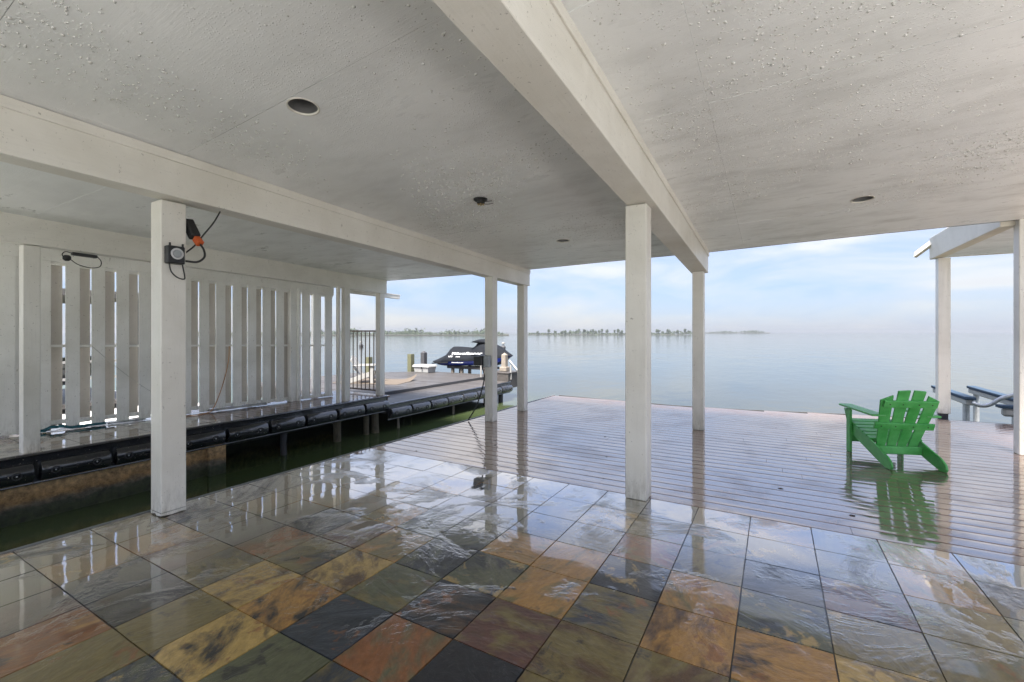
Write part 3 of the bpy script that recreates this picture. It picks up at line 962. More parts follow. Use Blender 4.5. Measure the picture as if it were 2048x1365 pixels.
def fender_row(y0, n, L, x, z, label_fn, group):
    ms = fender_meshes(L)
    for i in range(n):
        t = thing('dock_fender', (x, y0 + i * L, z), label_fn(i), 'dock fender', group)
        for nm, me in zip(('plate', 'bumper'), ms[:2]):
            o = bpy.data.objects.new(nm, me); COL.objects.link(o); o.parent = t
            o.rotation_euler = (0, 0, 0)
        for yy in (0.24, 0.78):
            o = bpy.data.objects.new('bolt_recess', ms[2]); COL.objects.link(o); o.parent = t
            o.location = (0.1375, L * yy, -0.208)
            b = bpy.data.objects.new('bolt', ms[3]); COL.objects.link(b); b.parent = o
            b.location = (0, 0, 0)
fender_row(1.15, 4, 0.735, -7.86, 0.0, lambda i: f'{ORD[i]} glossy black fender from the left edge, on the stained concrete bulkhead', 'fenders on the concrete bulkhead')
fender_row(4.09, 5, 0.726, -7.86, 0.0, lambda i: f'{ORD[i]} black fender from the concrete end, on the wooden catwalk below the fence', 'fenders on the wooden catwalk')
fender_row(7.73, 8, 0.708, -7.82, -0.205, lambda i: f'{ORD[i]} black fender from the gate end, along the lower open dock', 'fenders on the lower dock')

def pile(x, yv, z0, z1, r_, label, mat='pile_wood', group='pilings under the docks'):
    rr = random.Random(int(abs(x * 100 + yv * 17)))
    zs = np.linspace(z0, z1, 6)
    mb = MB().tube([(x + rr.uniform(-.012, .012), yv + rr.uniform(-.012, .012), z) for z in zs], [r_ * rr.uniform(0.9, 1.08) for _ in zs], 10)
    return tag(mb.build('piling', M[mat], None, origin=(x, yv, z0), smooth='auto'), label, 'piling', group)
pile(-8.05, 6.50, -2.0, -0.27, 0.085, 'rotting wooden piling under the catwalk below the downpipe')
pile(-8.02, 7.28, -2.0, -0.27, 0.06, 'dark slim piling under the catwalk below the gate')
pile(-8.00, 7.52, -2.0, -0.27, 0.085, 'wooden piling at the end of the catwalk where the dock steps down')
pile(-7.90, 8.15, -2.0, -0.50, 0.03, 'thin pole under the lower dock beneath its first fender', 'grey_post')
pile(-7.90, 10.35, -2.0, -0.50, 0.035, 'thin pole under the middle of the lower dock', 'grey_post')
pile(-7.95, 13.0, -2.0, -0.50, 0.08, 'dark piling at the lake end of the lower dock', 'dark_pile')
pile(-8.3, 13.25, -2.0, -0.50, 0.07, 'second dark piling close behind the lake end of the lower dock', 'dark_pile')
pile(-8.05, 5.3, -2.0, -0.27, 0.06, 'dark piling in shadow under the catwalk below the fence', 'dark_pile')

# ================================================================== FENCE
FP, FQ = Vector((-9.55, 2.0)), Vector((-9.0, 6.5))
fd = (FQ - FP).normalized()
fnrm = Vector((fd.y, -fd.x))            # towards the slip
fence = thing('fence', (-9.3, 4.3, 0), 'white shadow-box fence of upright slats along the catwalk', 'fence')
def fp(s, off, z): 
    p = FP + fd * s + fnrm * off
    return (p.x, p.y, z)
def slat(s0, s1, off, z0, z1, nm='slat'):
    pm = M['paint_back_shade'] if off < 0 else M['paint_fence']
    mb = MB()
    t = 0.022
    mb.hexa([fp(s0, off - t / 2, z0), fp(s0, off + t / 2, z0), fp(s1, off + t / 2, z0), fp(s1, off - t / 2, z0),
             fp(s0, off - t / 2, z1), fp(s0, off + t / 2, z1), fp(s1, off + t / 2, z1), fp(s1, off - t / 2, z1)])
    return mb.build(nm, pm, fence, bevel=0.003)
fr = random.Random(4)
ftop = lambda s: 2.585 - 0.048 * s
starts = [0.31, 0.63, 0.93, 1.235, 1.525, 1.82, 2.125, 2.415, 2.69, 2.98, 3.255, 3.54, 3.815]
for s in starts:
    slat(s, s + 0.162, 0.048, fr.uniform(0.005, 0.03), ftop(s))
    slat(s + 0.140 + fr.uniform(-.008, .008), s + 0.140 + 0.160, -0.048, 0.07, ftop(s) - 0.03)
for s in (4.37, 4.635, 4.91):
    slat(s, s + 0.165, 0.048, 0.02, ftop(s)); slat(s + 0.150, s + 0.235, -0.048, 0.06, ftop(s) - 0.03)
for s in (-0.95, -0.72, -0.50, -0.28, -0.06, 0.105):
    slat(s, s + 0.21 if s < 0 else s + 0.19, 0.048, 0.02, ftop(s)); 
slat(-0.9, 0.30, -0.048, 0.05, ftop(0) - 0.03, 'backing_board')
def rail(s0, s1, z0, z1, off=0.0, th=0.070, nm='rail'):
    mb = MB()
    a0, a1 = (z0(s0), z1(s0)) if callable(z0) else (z0, z1)
    b0, b1 = (z0(s1), z1(s1)) if callable(z0) else (z0, z1)
    mb.hexa([fp(s0, off - th / 2, a0), fp(s0, off + th / 2, a0), fp(s1, off + th / 2, b0), fp(s1, off - th / 2, b0),
             fp(s0, off - th / 2, a1), fp(s0, off + th / 2, a1), fp(s1, off + th / 2, b1), fp(s1, off - th / 2, b1)])
    mb.build(nm, M['paint_fence'], fence, bevel=0.003)
for s0, s1 in ((-1.0, 4.10), (4.36, 5.12)):
    rail(s0, s1, lambda s: 1.275 - 0.021 * s, lambda s: 1.312 - 0.021 * s)
    rail(s0, s1, lambda s: 0.105 - 0.018 * s, lambda s: 0.165 - 0.018 * s)
    rail(s0, s1, lambda s: ftop(s) - 0.045, lambda s: ftop(s) + 0.0)
    rail(s0, s1, lambda s: ftop(s) + 0.001, lambda s: ftop(s) + 0.42, off=0.05, th=0.05, nm='header_board')
rail(4.101, 4.359, lambda s: ftop(s) + 0.001, lambda s: ftop(s) + 0.42, off=0.05, th=0.05, nm='header_board')
mb = MB(); p0 = fp(4.17, 0.0, 0)
mb.box(p0[0] - 0.07, p0[0] + 0.07, p0[1] - 0.07, p0[1] + 0.07, 0.0, 2.50)
mb.build('fence_post', M['paint_fence'], fence, bevel=0.005)
p1 = fp(4.29, 0.06, 0)
MB().tube([(p1[0], p1[1], 0.0), (p1[0], p1[1], 2.44)], 0.044, 14).build('conduit', M['paint_fence'], fence, smooth='auto')
MB().box(-9.55, -9.45, 6.98, 7.10, 0, 2.4).build('fence_post', M['paint_fence'], fence, bevel=0.005)

# ---- gate at the end of the catwalk
gate = thing('metal_gate', (-8.85, 7.92, 0), 'brown metal bar gate between two white posts at the end of the catwalk', 'gate')
gx0, gx1, gz0, gz1, gy = -9.335, -8.17, 0.06, 1.565, 7.92
mb = MB()
for x in (gx0, gx1): mb.box(x - 0.017, x + 0.017, gy - 0.017, gy + 0.017, gz0, gz1)
mb.box(gx0 + 0.018, gx1 - 0.018, gy - 0.016, gy + 0.016, gz0 + 0.001, gz0 + 0.034)
mb.box(gx0 + 0.018, gx1 - 0.018, gy - 0.016, gy + 0.016, gz1 - 0.065, gz1 - 0.03)
mb.build('gate_frame', M['bar_metal'], gate)
nb = 7
for i in range(nb):
    x = gx0 + (gx1 - gx0) * (i + 1) / (nb + 1)
    MB().box(x - 0.009, x + 0.009, gy - 0.009, gy + 0.009, gz0 + 0.035, gz1 - 0.066).build('gate_bar', M['bar_metal'], gate)
MB().box(gx1 - 0.10, gx1 + 0.03, gy - 0.05, gy - 0.018, gz1 - 0.13, gz1 - 0.08).build('latch', M['black'], gate)
for z in (0.35, 1.2):
    MB().box(gx0 - 0.06, gx0 - 0.018, gy - 0.025, gy + 0.025, z, z + 0.07).build('hinge', M['bar_metal'], gate)
tag(MB().box(-9.47, -9.36, 7.86, 7.98, -0.2, 2.40).build('post', M['paint'], None, origin=(-9.41, 7.92, -0.2), bevel=0.005), 'white post on the hinge side of the metal gate', 'post', 'painted timber posts')

# ================================================================== OPEN DOCK BEYOND THE GATE
dock = tag(MB().box(-9.02, -7.83, 7.9, 13.40, -0.46, -0.24).build('dock_walkway', [M['dark_pile']]), kind='structure')
y = 7.90
qr = random.Random(21)
while y < 13.36:
    ob = MB().box(-0.60, 0.60, -0.069, 0.069, -0.035, 0).build('dock_plank', M['dock_wood'], dock, local=True, bevel=0.003)
    ob.location = (-8.42, y + 0.07, -0.20 + qr.uniform(-0.002, 0.002)); y += 0.1445
plat = tag(MB().prism([(-9.05, 7.95), (-9.05, 14.45), (-12.25, 14.55), (-14.3, 12.3), (-14.3, 7.95)], 'Z', -0.45, -0.155).build('dock_platform', [M['dark_pile']]), kind='structure')
y = 7.95
while y < 14.42:
    xl_ = -14.3 if y < 12.3 else -14.3 + (y - 12.3) / 2.25 * 2.05
    ob = MB().box(-1, 1, -0.069, 0.069, -0.035, 0).build('dock_plank', M['dock_wood'], plat, local=True)
    L = (-9.06 - xl_) / 2
    ob.scale = (L, 1, 1)
    ob.location = ((-9.06 + xl_) / 2, y + 0.07, -0.12 + qr.uniform(-0.003, 0.003)); y += 0.1445
MB().box(-9.052, -9.03, 7.95, 14.45, -0.23, -0.122).build('riser_board', M['dark_pile'], plat)
for (x, yv) in [(-9.3, 14.2), (-10.8, 14.3), (-12.1, 14.3), (-13.8, 12.3), (-9.3, 10)]:
    MB().tube([(x, yv, -2), (x, yv, -0.4)], 0.11, 10).build('platform_pile', M['dark_pile'], plat)

t = thing('step_box', (-8.35, 13.7, -0.2), 'low timber step box at the lake end of the lower dock', 'step')
MB().box(-8.75, -7.90, 13.42, 14.35, -0.45, 0.06).build('box', M['dock_wood'], t, bevel=0.006)
for i in range(6):
    MB().box(-8.78, -7.87, 13.40 + i * 0.16, 13.40 + i * 0.16 + 0.152, 0.062, 0.092).build('plank', M['dock_wood'], t)
t = thing('bollard', (-8.42, 14.05, 0.092), 'grey timber bollard with a pointed cap on the step box', 'bollard')
bx, by, bz = -8.36, 13.95, 0.092
MB().box(bx - 0.14, bx + 0.14, by - 0.14, by + 0.14, bz, bz + 0.16).build('plinth', M['grey_post'], t, bevel=0.02)
mb = MB().box(bx - 0.085, bx + 0.085, by - 0.085, by + 0.085, bz + 0.161, bz + 0.58)
mb.add([(bx - .085, by - .085, bz + .581), (bx + .085, by - .085, bz + .581), (bx + .085, by + .085, bz + .581), (bx - .085, by + .085, bz + .581), (bx, by, bz + .66)], [(0, 1, 4), (1, 2, 4), (2, 3, 4), (3, 0, 4), (3, 2, 1, 0)])
mb.build('shaft', M['grey_post'], t)

# handrails of the boat lift
def lift_rail(x, yv, z0, label, dx):
    t = thing('lift_handrail', (x, yv, z0), label, 'handrail', 'handrails at the jet ski lift')
    MB().tube([(x, yv, z0), (x, yv, z0 + 0.50)], 0.032, 8).build('upright', M['white_paint'], t)
    MB().tube([(x - 0.06, yv, z0 + 0.66), (x + dx, yv - 0.02, z0 - 0.02)], 0.028, 8).build('sloping_rail', M['steel'], t)
    MB().tube([(x - 0.05, yv, z0 + 0.61), (x + dx, yv - 0.02, z0 - 0.07)], 0.016, 8).build('rail_shade', M['black'], t)  # black tube under the rail stands in for its dark shading
lift_rail(-9.10, 13.55, -0.12, 'sloping steel handrail beside the covered jet ski, left of the bollard', 0.55)
lift_rail(-7.90, 13.60, -0.15, 'sloping steel handrail over the water, right of the bollard', 0.62)

def square_pile(x, yv, z0, z1, w, label, mat, point=False):
    mb = MB().box(x - w, x + w, yv - w, yv + w, z0, z1)
    if point:
        mb.add([(x - w, yv - w, z1 + .001), (x + w, yv - w, z1 + .001), (x + w, yv + w, z1 + .001), (x - w, yv + w, z1 + .001), (x, yv, z1 + 0.09)], [(0, 1, 4), (1, 2, 4), (2, 3, 4), (3, 0, 4), (3, 2, 1, 0)])
    return tag(mb.build('mooring_post', M[mat], None, origin=(x, yv, z0)), label, 'mooring post', 'mooring posts at the platform edge')
square_pile(-12.98, 14.15, -1.8, 0.58, 0.10, 'greenish square mooring post left of the white dock box', 'green_pile')
square_pile(-12.78, 14.72, -1.8, 0.62, 0.095, 'dark pointed mooring post just behind the white dock box', 'dark_pile', True)
square_pile(-13.9, 12.75, -1.8, 0.50, 0.10, 'greenish mooring post seen beside the gate', 'green_pile')

t = thing('dock_box', (-12.2, 14.1, -0.12), 'white plastic dock storage box with a rounded lid on the platform edge', 'dock box')
dbx, dby = -12.12, 14.02
mb = MB().hexa([(dbx - .34, dby - .22, -.118), (dbx + .34, dby - .22, -.118), (dbx + .34, dby + .22, -.118), (dbx - .34, dby + .22, -.118),
                (dbx - .38, dby - .25, .10), (dbx + .38, dby - .25, .10), (dbx + .38, dby + .25, .10), (dbx - .38, dby + .25, .10)])
mb.build('tub', M['white_plastic'], t, bevel=0.02, seg=2)
mb = MB().hexa([(dbx - .43, dby - .29, .101), (dbx + .43, dby - .29, .101), (dbx + .43, dby + .29, .101), (dbx - .43, dby + .29, .101),
                (dbx - .40, dby - .25, .19), (dbx + .40, dby - .25, .19), (dbx + .40, dby + .25, .19), (dbx - .40, dby + .25, .19)])
mb.build('lid', M['white_plastic'], t, bevel=0.025, seg=2)
MB().box(dbx + 0.05, dbx + 0.11, dby - .30, dby - .292, 0.03, .12).build('latch', M['black'], t)

# tan mat with a curled corner
V, F = [], []
nx, ny = 10, 8
mo = Vector((-12.1, 9.55))
for j in range(ny + 1):
    for i in range(nx + 1):
        u, v_ = i / nx * 2.3, j / ny * 1.5
        z = 0.010 + 0.003 * math.sin(5 * u + 3 * v_)
        cdist = math.hypot(u - 2.3, v_ - 1.5)
        if cdist < 0.6: z += (0.6 - cdist) ** 2 * 0.55
        V.append((mo.x + u * 0.93 - v_ * 0.3, mo.y + v_ * 0.95 + u * 0.30, -0.12 + z))
for j in range(ny):
    for i in range(nx):
        a = j * (nx + 1) + i
        F.append((a, a + 1, a + nx + 2, a + nx + 1))
mb = MB().add(V, F)
tag(mb.build('mat', M['mat_tan'], None, origin=(mo.x + 1, mo.y + 0.8, -0.12), smooth=True), 'tan floor mat with a curled corner lying on the platform', 'mat')

# ================================================================== JET SKI UNDER ITS COVER
jy = 15.25
js = thing('jet_ski', (-10.6, jy, -0.10), 'covered blue jet ski with WAVERUNNER lettering on a lift beyond the platform', 'jet ski')
def J(px, py, Yp=15.05):        # side view outline measured in the photograph, set at its real distance
    r_, u = (px - 1024) / 910, (664 - py) / 910
    dx = r_ * math.cos(R(30)) - math.sin(R(30)); dy = r_ * math.sin(R(30)) + math.cos(R(30))
    t_ = Yp / dy
    return dx * t_, 1.5 + u * t_
def crop(a, b): return J(860 + a / 12.05, 660 + b / 12.05)
top = [crop(*p) for p in [(130, 745), (250, 685), (400, 590), (465, 470), (540, 405), (700, 410), (860, 425), (1000, 435), (1070, 395), (1130, 315), (1200, 285), (1290, 295), (1400, 330), (1500, 360), (1600, 400), (1700, 465), (1800, 540), (1870, 582), (1930, 620)]]
edge = [crop(*p) for p in [(130, 765), (300, 772), (480, 752), (800, 745), (1100, 738), (1350, 715), (1600, 690), (1800, 665), (1930, 632)]]
keel = [crop(*p) for p in [(130, 768), (210, 805), (280, 855), (400, 885), (800, 884), (1200, 882), (1580, 868), (1690, 820), (1800, 722), (1930, 634)]]
tx = [p[0] for p in top]
X0, X1 = top[0][0], top[-1][0]
zt_ = lambda x: float(np.interp(x, [p[0] for p in top], [p[1] for p in top]))
ze_ = lambda x: float(np.interp(x, [p[0] for p in edge], [p[1] for p in edge]))
zk_ = lambda x: float(np.interp(x, [p[0] for p in keel], [p[1] for p in keel]))
def hw_(x):
    s = (x - X0) / (X1 - X0)
    return float(np.interp(s, [0, 0.05, 0.2, 0.5, 0.75, 0.9, 1.0], [0.38, 0.50, 0.56, 0.58, 0.50, 0.30, 0.03]))
def top_hw(x):      # half width of the seat ridge
    s = (x - X0) / (X1 - X0)
    return float(np.interp(s, [0, 0.1, 0.2, 0.45, 0.56, 0.66, 0.8, 1.0], [0.34, 0.30, 0.20, 0.19, 0.20, 0.26, 0.24, 0.02]))
def sect(x):        # cover cross-section from near edge over the top to the far edge
    zt2, ze2, w, tw = zt_(x), ze_(x), hw_(x), min(top_hw(x), hw_(x) * 0.95)
    fold = 0.012 * math.sin(9 * x) + 0.008 * math.sin(23 * x + 1)
    pts_ = []
    ks = [(1.0, 0.0), (1.01, 0.10), (0.92, 0.25), (None, 0.55), (None, 0.85), (None, 0.97)]
    h = zt2 - ze2
    half = [(w, ze2), (w * 1.01 + fold * .4, ze2 + 0.12 * h), (w * 0.90 + tw * 0.10 + fold, ze2 + 0.32 * h), (w * 0.45 + tw * 0.55 + fold, ze2 + 0.60 * h), (tw * 1.05, ze2 + 0.86 * h), (tw * 0.78, ze2 + 0.97 * h), (tw * 0.3, zt2)]
    return [(jy - a, z) for a, z in half] + [(jy + a, z) for a, z in half[::-1]]
xsj = list(np.linspace(X0, X1, 46))
V, F = [], []
for x in xsj:
    for (yy, z) in sect(x): V.append((x, yy, z))
n = 14
for i in range(len(xsj) - 1):
    for k in range(n - 1):
        a = i * n + k
        F.append((a, a + n, a + n + 1, a + 1))
F.append(tuple(range(n))); F.append(tuple((len(xsj) - 1) * n + k for k in range(n))[::-1])
cov = MB().add(V, F).build('cover', M['cover'], js, smooth=True)
# handlebar hump of the cover
hb = [crop(*p) for p in [(1020, 298), (1090, 262), (1150, 232), (1210, 226), (1280, 236), (1370, 275), (1450, 330)]]
hbz = [crop(*p)[1] for p in [(1020, 302), (1090, 318), (1150, 335), (1210, 345), (1280, 350), (1370, 360), (1450, 365)]]
V, F = [], []
for i, ((x, z), zb) in enumerate(zip(hb, hbz)):
    w = [0.36, 0.42, 0.40, 0.36, 0.32, 0.25, 0.12][i]
    for k in range(10):
        a = 2 * math.pi * k / 10
        V.append((x + 0.10 * (1 - abs(math.cos(a))) * 0, jy + w * math.cos(a), (z + zb) / 2 + (z - zb) / 2 * math.sin(a) + 0.003))
for i in range(len(hb) - 1):
    for k in range(10):
        F.append((i * 10 + k, i * 10 + (k + 1) % 10, (i + 1) * 10 + (k + 1) % 10, (i + 1) * 10 + k))
F.append(tuple(range(10))); F.append(tuple(60 + k for k in range(10))[::-1])
MB().add(V, F).build('handlebar_cover', M['cover'], js, smooth=True)
# hull
V, F = [], []
for x in xsj:
    w, ze2, zk2 = hw_(x) * 0.97, ze_(x) - 0.003, zk_(x)
    zk2 = min(zk2, ze2 - 0.006)
    h = ze2 - zk2
    half = [(w, ze2), (w * 0.97, ze2 - 0.30 * h), (w * 0.85, ze2 - 0.70 * h), (w * 0.45, ze2 - 0.93 * h), (0.0, zk2)]
    row_ = [(jy - a, z) for a, z in half] + [(jy + a, z) for a, z in half[-2::-1]]
    for (yy, z) in row_: V.append((x, yy, z))
n = 9
for i in range(len(xsj) - 1):
    for k in range(n - 1):
        a = i * n + k
        F.append((a, a + 1, a + n + 1, a + n))
F.append(tuple(range(n))); F.append(tuple((len(xsj) - 1) * n + k for k in range(n))[::-1])
MB().add(V, F).build('hull', M['blue_hull'], js, smooth='auto')
mb = MB(); mb.bar((X0 + 0.08, jy - 0.52, ze_(X0 + .1) - 0.05), (X0 + 0.95, jy - 0.565, ze_(X0 + .95) - 0.03), 0.02, 0.05)
mb.build('rub_rail', M['black'], js)
# lettering laid on the cover and hull
def side_y(x, z):
    s = sect(x)[:7]
    for (a, b) in zip(s[:-1], s[1:]):
        if a[1] <= z <= b[1] + 1e-6:
            f = (z - a[1]) / max(1e-6, b[1] - a[1])
            return a[0] + (b[0] - a[0]) * f
    return s[0][0]
def lettering(name, txt, x, z, size, width, parent, on='cover', shear=0.25):
    cu = bpy.data.curves.new(name, 'FONT'); cu.body = txt; cu.size = size; cu.shear = shear; cu.offset = size * 0.012
    cu.resolution_u = 2
    tmp = bpy.data.objects.new(name, cu); COL.objects.link(tmp)
    bpy.context.view_layer.update()
    me = bpy.data.meshes.new_from_object(tmp.evaluated_get(bpy.context.evaluated_depsgraph_get()))
    bpy.data.objects.remove(tmp)
    bm = bmesh.new(); bm.from_mesh(me)
    bmesh.ops.triangulate(bm, faces=bm.faces)
    xs_ = [v.co.x for v in bm.verts]; sx_ = width / max(xs_)
    og = ORIG[parent.name]
    for v in bm.verts:
        wx, wz = x + v.co.x * sx_, z + v.co.y + v.co.x * sx_ * 0.03
        wy = (side_y(wx, wz) if on == 'cover' else jy - hw_(wx) * 0.97) - 0.012
        v.co = (wx - og[0], wy - og[1], wz - og[2])
    bm.to_mesh(me); bm.free()
    me.materials.append(M['white_print'])
    o = bpy.data.objects.new(name, me); COL.objects.link(o); o.parent = parent
    return o
lx, lz = crop(580, 592)
lettering('lettering', 'WaveRunner', lx, lz, 0.125, 1.58, js)
lx, lz = crop(550, 650)
lettering('lettering', 'VX', lx, lz, 0.075, 0.24, js)
lx, lz = crop(740, 652)
lettering('lettering', 'CRUISER', lx, lz, 0.045, 0.22, js)
lx, lz = crop(640, 788)
lettering('lettering', 'WaveRunner', lx, lz, 0.055, 0.62, js, on='hull')
# lift cradle
t = thing('boat_lift', (-10.6, jy, WZ), 'cream bunk beams and posts of the lift that carries the jet ski', 'boat lift')
zb = zk_(-10.6) - 0.005
for yy in (jy - 0.30, jy + 0.30):
    MB().box(crop(460, 880)[0], crop(1500, 880)[0], yy - 0.05, yy + 0.05, zb - 0.10, zb - 0.0).build('bunk', M['dock_wood'], t, bevel=0.01)
for xx in (crop(575, 930)[0], crop(795, 930)[0], crop(1350, 930)[0]):
    MB().box(xx - 0.05, xx + 0.05, jy - 0.32, jy - 0.22, -1.8, zb - 0.101).build('lift_post', M['grey_post'], t)
    MB().box(xx - 0.05, xx + 0.05, jy + 0.22, jy + 0.32, -1.8, zb - 0.101).build('lift_post', M['grey_post'], t)

# ================================================================== CHAIRS
def adirondack(loc, rz, mat, label):
    t = thing('adirondack_chair', loc, label, 'chair', None, rz)
    m = M[mat]
    W = 0.255                                   # half spacing of the side boards
    kw = dict(local=True, bevel=0.005)
    for s in (-1, 1):
        # side board: front leg height down to the floor at the back, rounded tail
        th = 0.024
        poly = [(0.845, 0.385), (0.855, 0.255), (0.60, 0.165), (0.30, 0.060), (0.10, 0.0), (0.0, 0.0), (-0.02, 0.035), (0.0, 0.085), (0.06, 0.130), (0.40, 0.250)]
        MB().prism(poly, 'X', s * W - th / 2, s * W + th / 2).build('side_board', m, t, **kw)
        MB().box(s * (W + 0.026) - 0.013, s * (W + 0.026) + 0.013, 0.755, 0.845, 0.0, 0.535).build('front_leg', m, t, **kw)
        # arm
        mb = MB()
        xo, xi = s * (W + 0.085), s * (W - 0.055)
        a0, a1 = (xi, xo) if xi < xo else (xo, xi)
        mb.hexa([(a0, 0.20, 0.545), (a1 if s > 0 else a1, 0.20, 0.545), (a1, 0.93, 0.557), (a0, 0.93, 0.557),
                 (a0, 0.20, 0.568), (a1, 0.20, 0.568), (a1, 0.93, 0.580), (a0, 0.93, 0.580)])
        mb.build('arm', m, t, **kw)
        MB().prism([(0.845, 0.53), (0.90, 0.53), (0.845, 0.40)], 'X', s * (W + 0.026) - 0.012, s * (W + 0.026) + 0.012).build('arm_bracket', m, t, local=True)
    # seat boards
    for i in range(6):
        y0 = 0.83 - i * 0.083
        z0 = 0.372 - (0.845 - y0) * 0.30
        mb = MB(); mb.bar((-W - 0.012, y0, z0 + 0.020), (W + 0.012, y0, z0 + 0.020), 0.072, 0.020, up=(0, -0.3, 1))
        mb.build('seat_board', m, t, **kw)
    MB().box(-W + 0.013, W - 0.013, 0.815, 0.840, 0.12, 0.21).build('front_stretcher', m, t, **kw)
    # fan back
    lean = math.atan2(0.30, 0.70)
    B0 = Vector((0, 0.385, 0.165)); up_ = Vector((0, -math.sin(lean), math.cos(lean))); nr = Vector((0, -math.cos(lean), -math.sin(lean)))
    heights = [0.675, 0.755, 0.755, 0.675]
    for i in range(4):
        b0, b1 = -0.205 + i * 0.105, -0.205 + i * 0.105 + 0.095
        t0, t1 = -0.29 + i * 0.1507, -0.29 + i * 0.1507 + 0.118
        h0, h1 = (heights[i] - 0.05, heights[i] + 0.015) if i == 0 else ((heights[i] - 0.012, heights[i]) if i == 1 else ((heights[i], heights[i] - 0.012) if i == 2 else (heights[i] + 0.015, heights[i] - 0.05)))
        def Q(x, h, d): 
            p = B0 + up_ * h + nr * d
            return (x, p.y, p.z)
        mb = MB().hexa([Q(b0, 0, -0.01), Q(b1, 0, -0.01), Q(b1, 0, 0.01), Q(b0, 0, 0.01), Q(t0, h0, -0.01), Q(t1, h1, -0.01), Q(t1, h1, 0.01), Q(t0, h0, 0.01)])
        mb.build('back_slat', m, t, local=True, bevel=0.004)
    for h, w, hh in ((0.55, 0.26, 0.085), (0.265, 0.295, 0.080)):
        a, b = B0 + up_ * h + nr * 0.0235, B0 + up_ * (h + hh) + nr * 0.0235
        mb = MB(); c = (a + b) / 2
        mb.bar((-w, c.y, c.z), (w, c.y, c.z), 0.025, hh, up=up_)
        ro = mb.build('back_rail', m, t, **kw)
        for x in (-0.21, -0.08, 0.08, 0.21):
            p = c + nr * 0.0128
            MB().tube([(x * w / 0.27, p.y, p.z), (x * w / 0.27, p.y + nr.y * 0.003, p.z + nr.z * 0.003)], 0.007, 8).build('screw_head', M['hole'], ro, local=True)
    MB().box(-W + 0.0125, W - 0.0125, 0.335, 0.360, 0.095, 0.185).build('lower_back_rail', m, t, **kw)
    return t
adirondack((1.337, 6.405, 0.001), R(19), 'green', 'green Adirondack chair facing the lake on the wet deck')
adirondack((-11.75, 10.0, -0.118), R(-62), 'white_paint', 'white Adirondack chair seen through the bars of the gate')

# ================================================================== OUTLET BOX, TIMER, CORDS
t = thing('outlet_box', (-4.2, 6.33, 0.92), 'grey and black electrical outlet box on the slip-edge post', 'outlet box')
MB().box(-4.190, -4.085, 6.30, 6.384, 0.915, 1.105).build('grey_enclosure', M['grey_box'], t, bevel=0.006)
MB().box(-4.36, -4.191, 6.26, 6.40, 0.94, 1.085).build('black_enclosure', M['black'], t, bevel=0.008)
mb = MB(); mb.bar((-4.40, 6.33, 1.112), (-4.185, 6.33, 1.098), 0.17, 0.014)
mb.build('hood', M['black'], t)
tag(MB().tube(arc([(-4.235, 6.33, 0.93), (-4.20, 6.35, 0.76), (-4.235, 6.34, 0.55), (-4.33, 6.30, 0.25), (-4.47, 6.27, 0.012)], 8), 0.011, 8).build('power_cord', M['black'], None, origin=(-4.45, 6.28, 0.0), smooth=True), 'black cord hanging from the outlet box to the edge of the deck', 'power cord')

t = thing('timer_box', (-4.27, 1.85, 2.05), 'black timer box with a pale dial on the left white post', 'timer')
MB().box(-4.284, -4.215, 1.782, 1.905, 2.055, 2.198).build('case', M['black'], t, bevel=0.006)
MB().lathe([(0.046, 0.0), (0.046, 0.005), (0.034, 0.006), (0.034, 0.0)], 24, (-4.2145, 1.846, 2.135), 'X').build('dial', M['ring_white'], t, smooth='auto')
MB().lathe([(0.033, 0.0), (0.030, 0.009), (0.0, 0.010)], 20, (-4.2142, 1.846, 2.135), 'X').build('knob', M['grey_box'], t, smooth='auto')
for yy in (1.80, 1.892):
    MB().box(-4.235, -4.222, yy - 0.005, yy + 0.005, 2.199, 2.222).build('lug', M['black'], t)
MB().tube(arc([(-4.24, 1.80, 2.055), (-4.235, 1.812, 1.99), (-4.225, 1.85, 1.945), (-4.23, 1.902, 1.935), (-4.25, 1.915, 1.97), (-4.262, 1.905, 2.055)], 8), 0.0055, 8).build('loop_lead', M['black'], t, smooth=True)
t = thing('plug_adapter', (-4.28, 1.98, 2.33), 'black power adapter hanging behind the left post under the beam', 'adapter')
mb = MB(); mb.bar((-4.36, 1.985, 2.45), (-4.268, 2.005, 2.30), 0.075, 0.075, up=(0, 1, 0))
mb.build('case', M['black'], t, bevel=0.01)
mb = MB(); mb.bar((-4.262, 2.008, 2.296), (-4.215, 2.02, 2.240), 0.052, 0.05, up=(0, 1, 0))
mb.build('orange_socket', M['orange'], t, bevel=0.008, seg=2)
tag(MB().tube(arc([(-4.219, 2.02, 2.243), (-4.19, 2.035, 2.19), (-4.175, 2.03, 2.13), (-4.195, 1.985, 2.085), (-4.225, 1.91, 2.085)], 8), 0.0085, 8).build('power_cord', M['black'], None, origin=(-4.2, 2.0, 2.1), smooth=True), 'black cord looping from the orange plug into the timer box', 'power cord')
zbq = under(-4.2, 2.18, 0.374)
tag(MB().tube(arc([(-4.33, 1.96, 2.17), (-4.26, 2.0, 2.235), (-4.225, 2.05, 2.33), (-4.20, 2.115, 2.44), (-4.21, 2.175, zbq)], 8), 0.0065, 8).build('cable', M['black'], None, origin=(-4.2, 2.1, 2.4), smooth=True), 'thin black cable rising from the left post to the beam', 'cable')

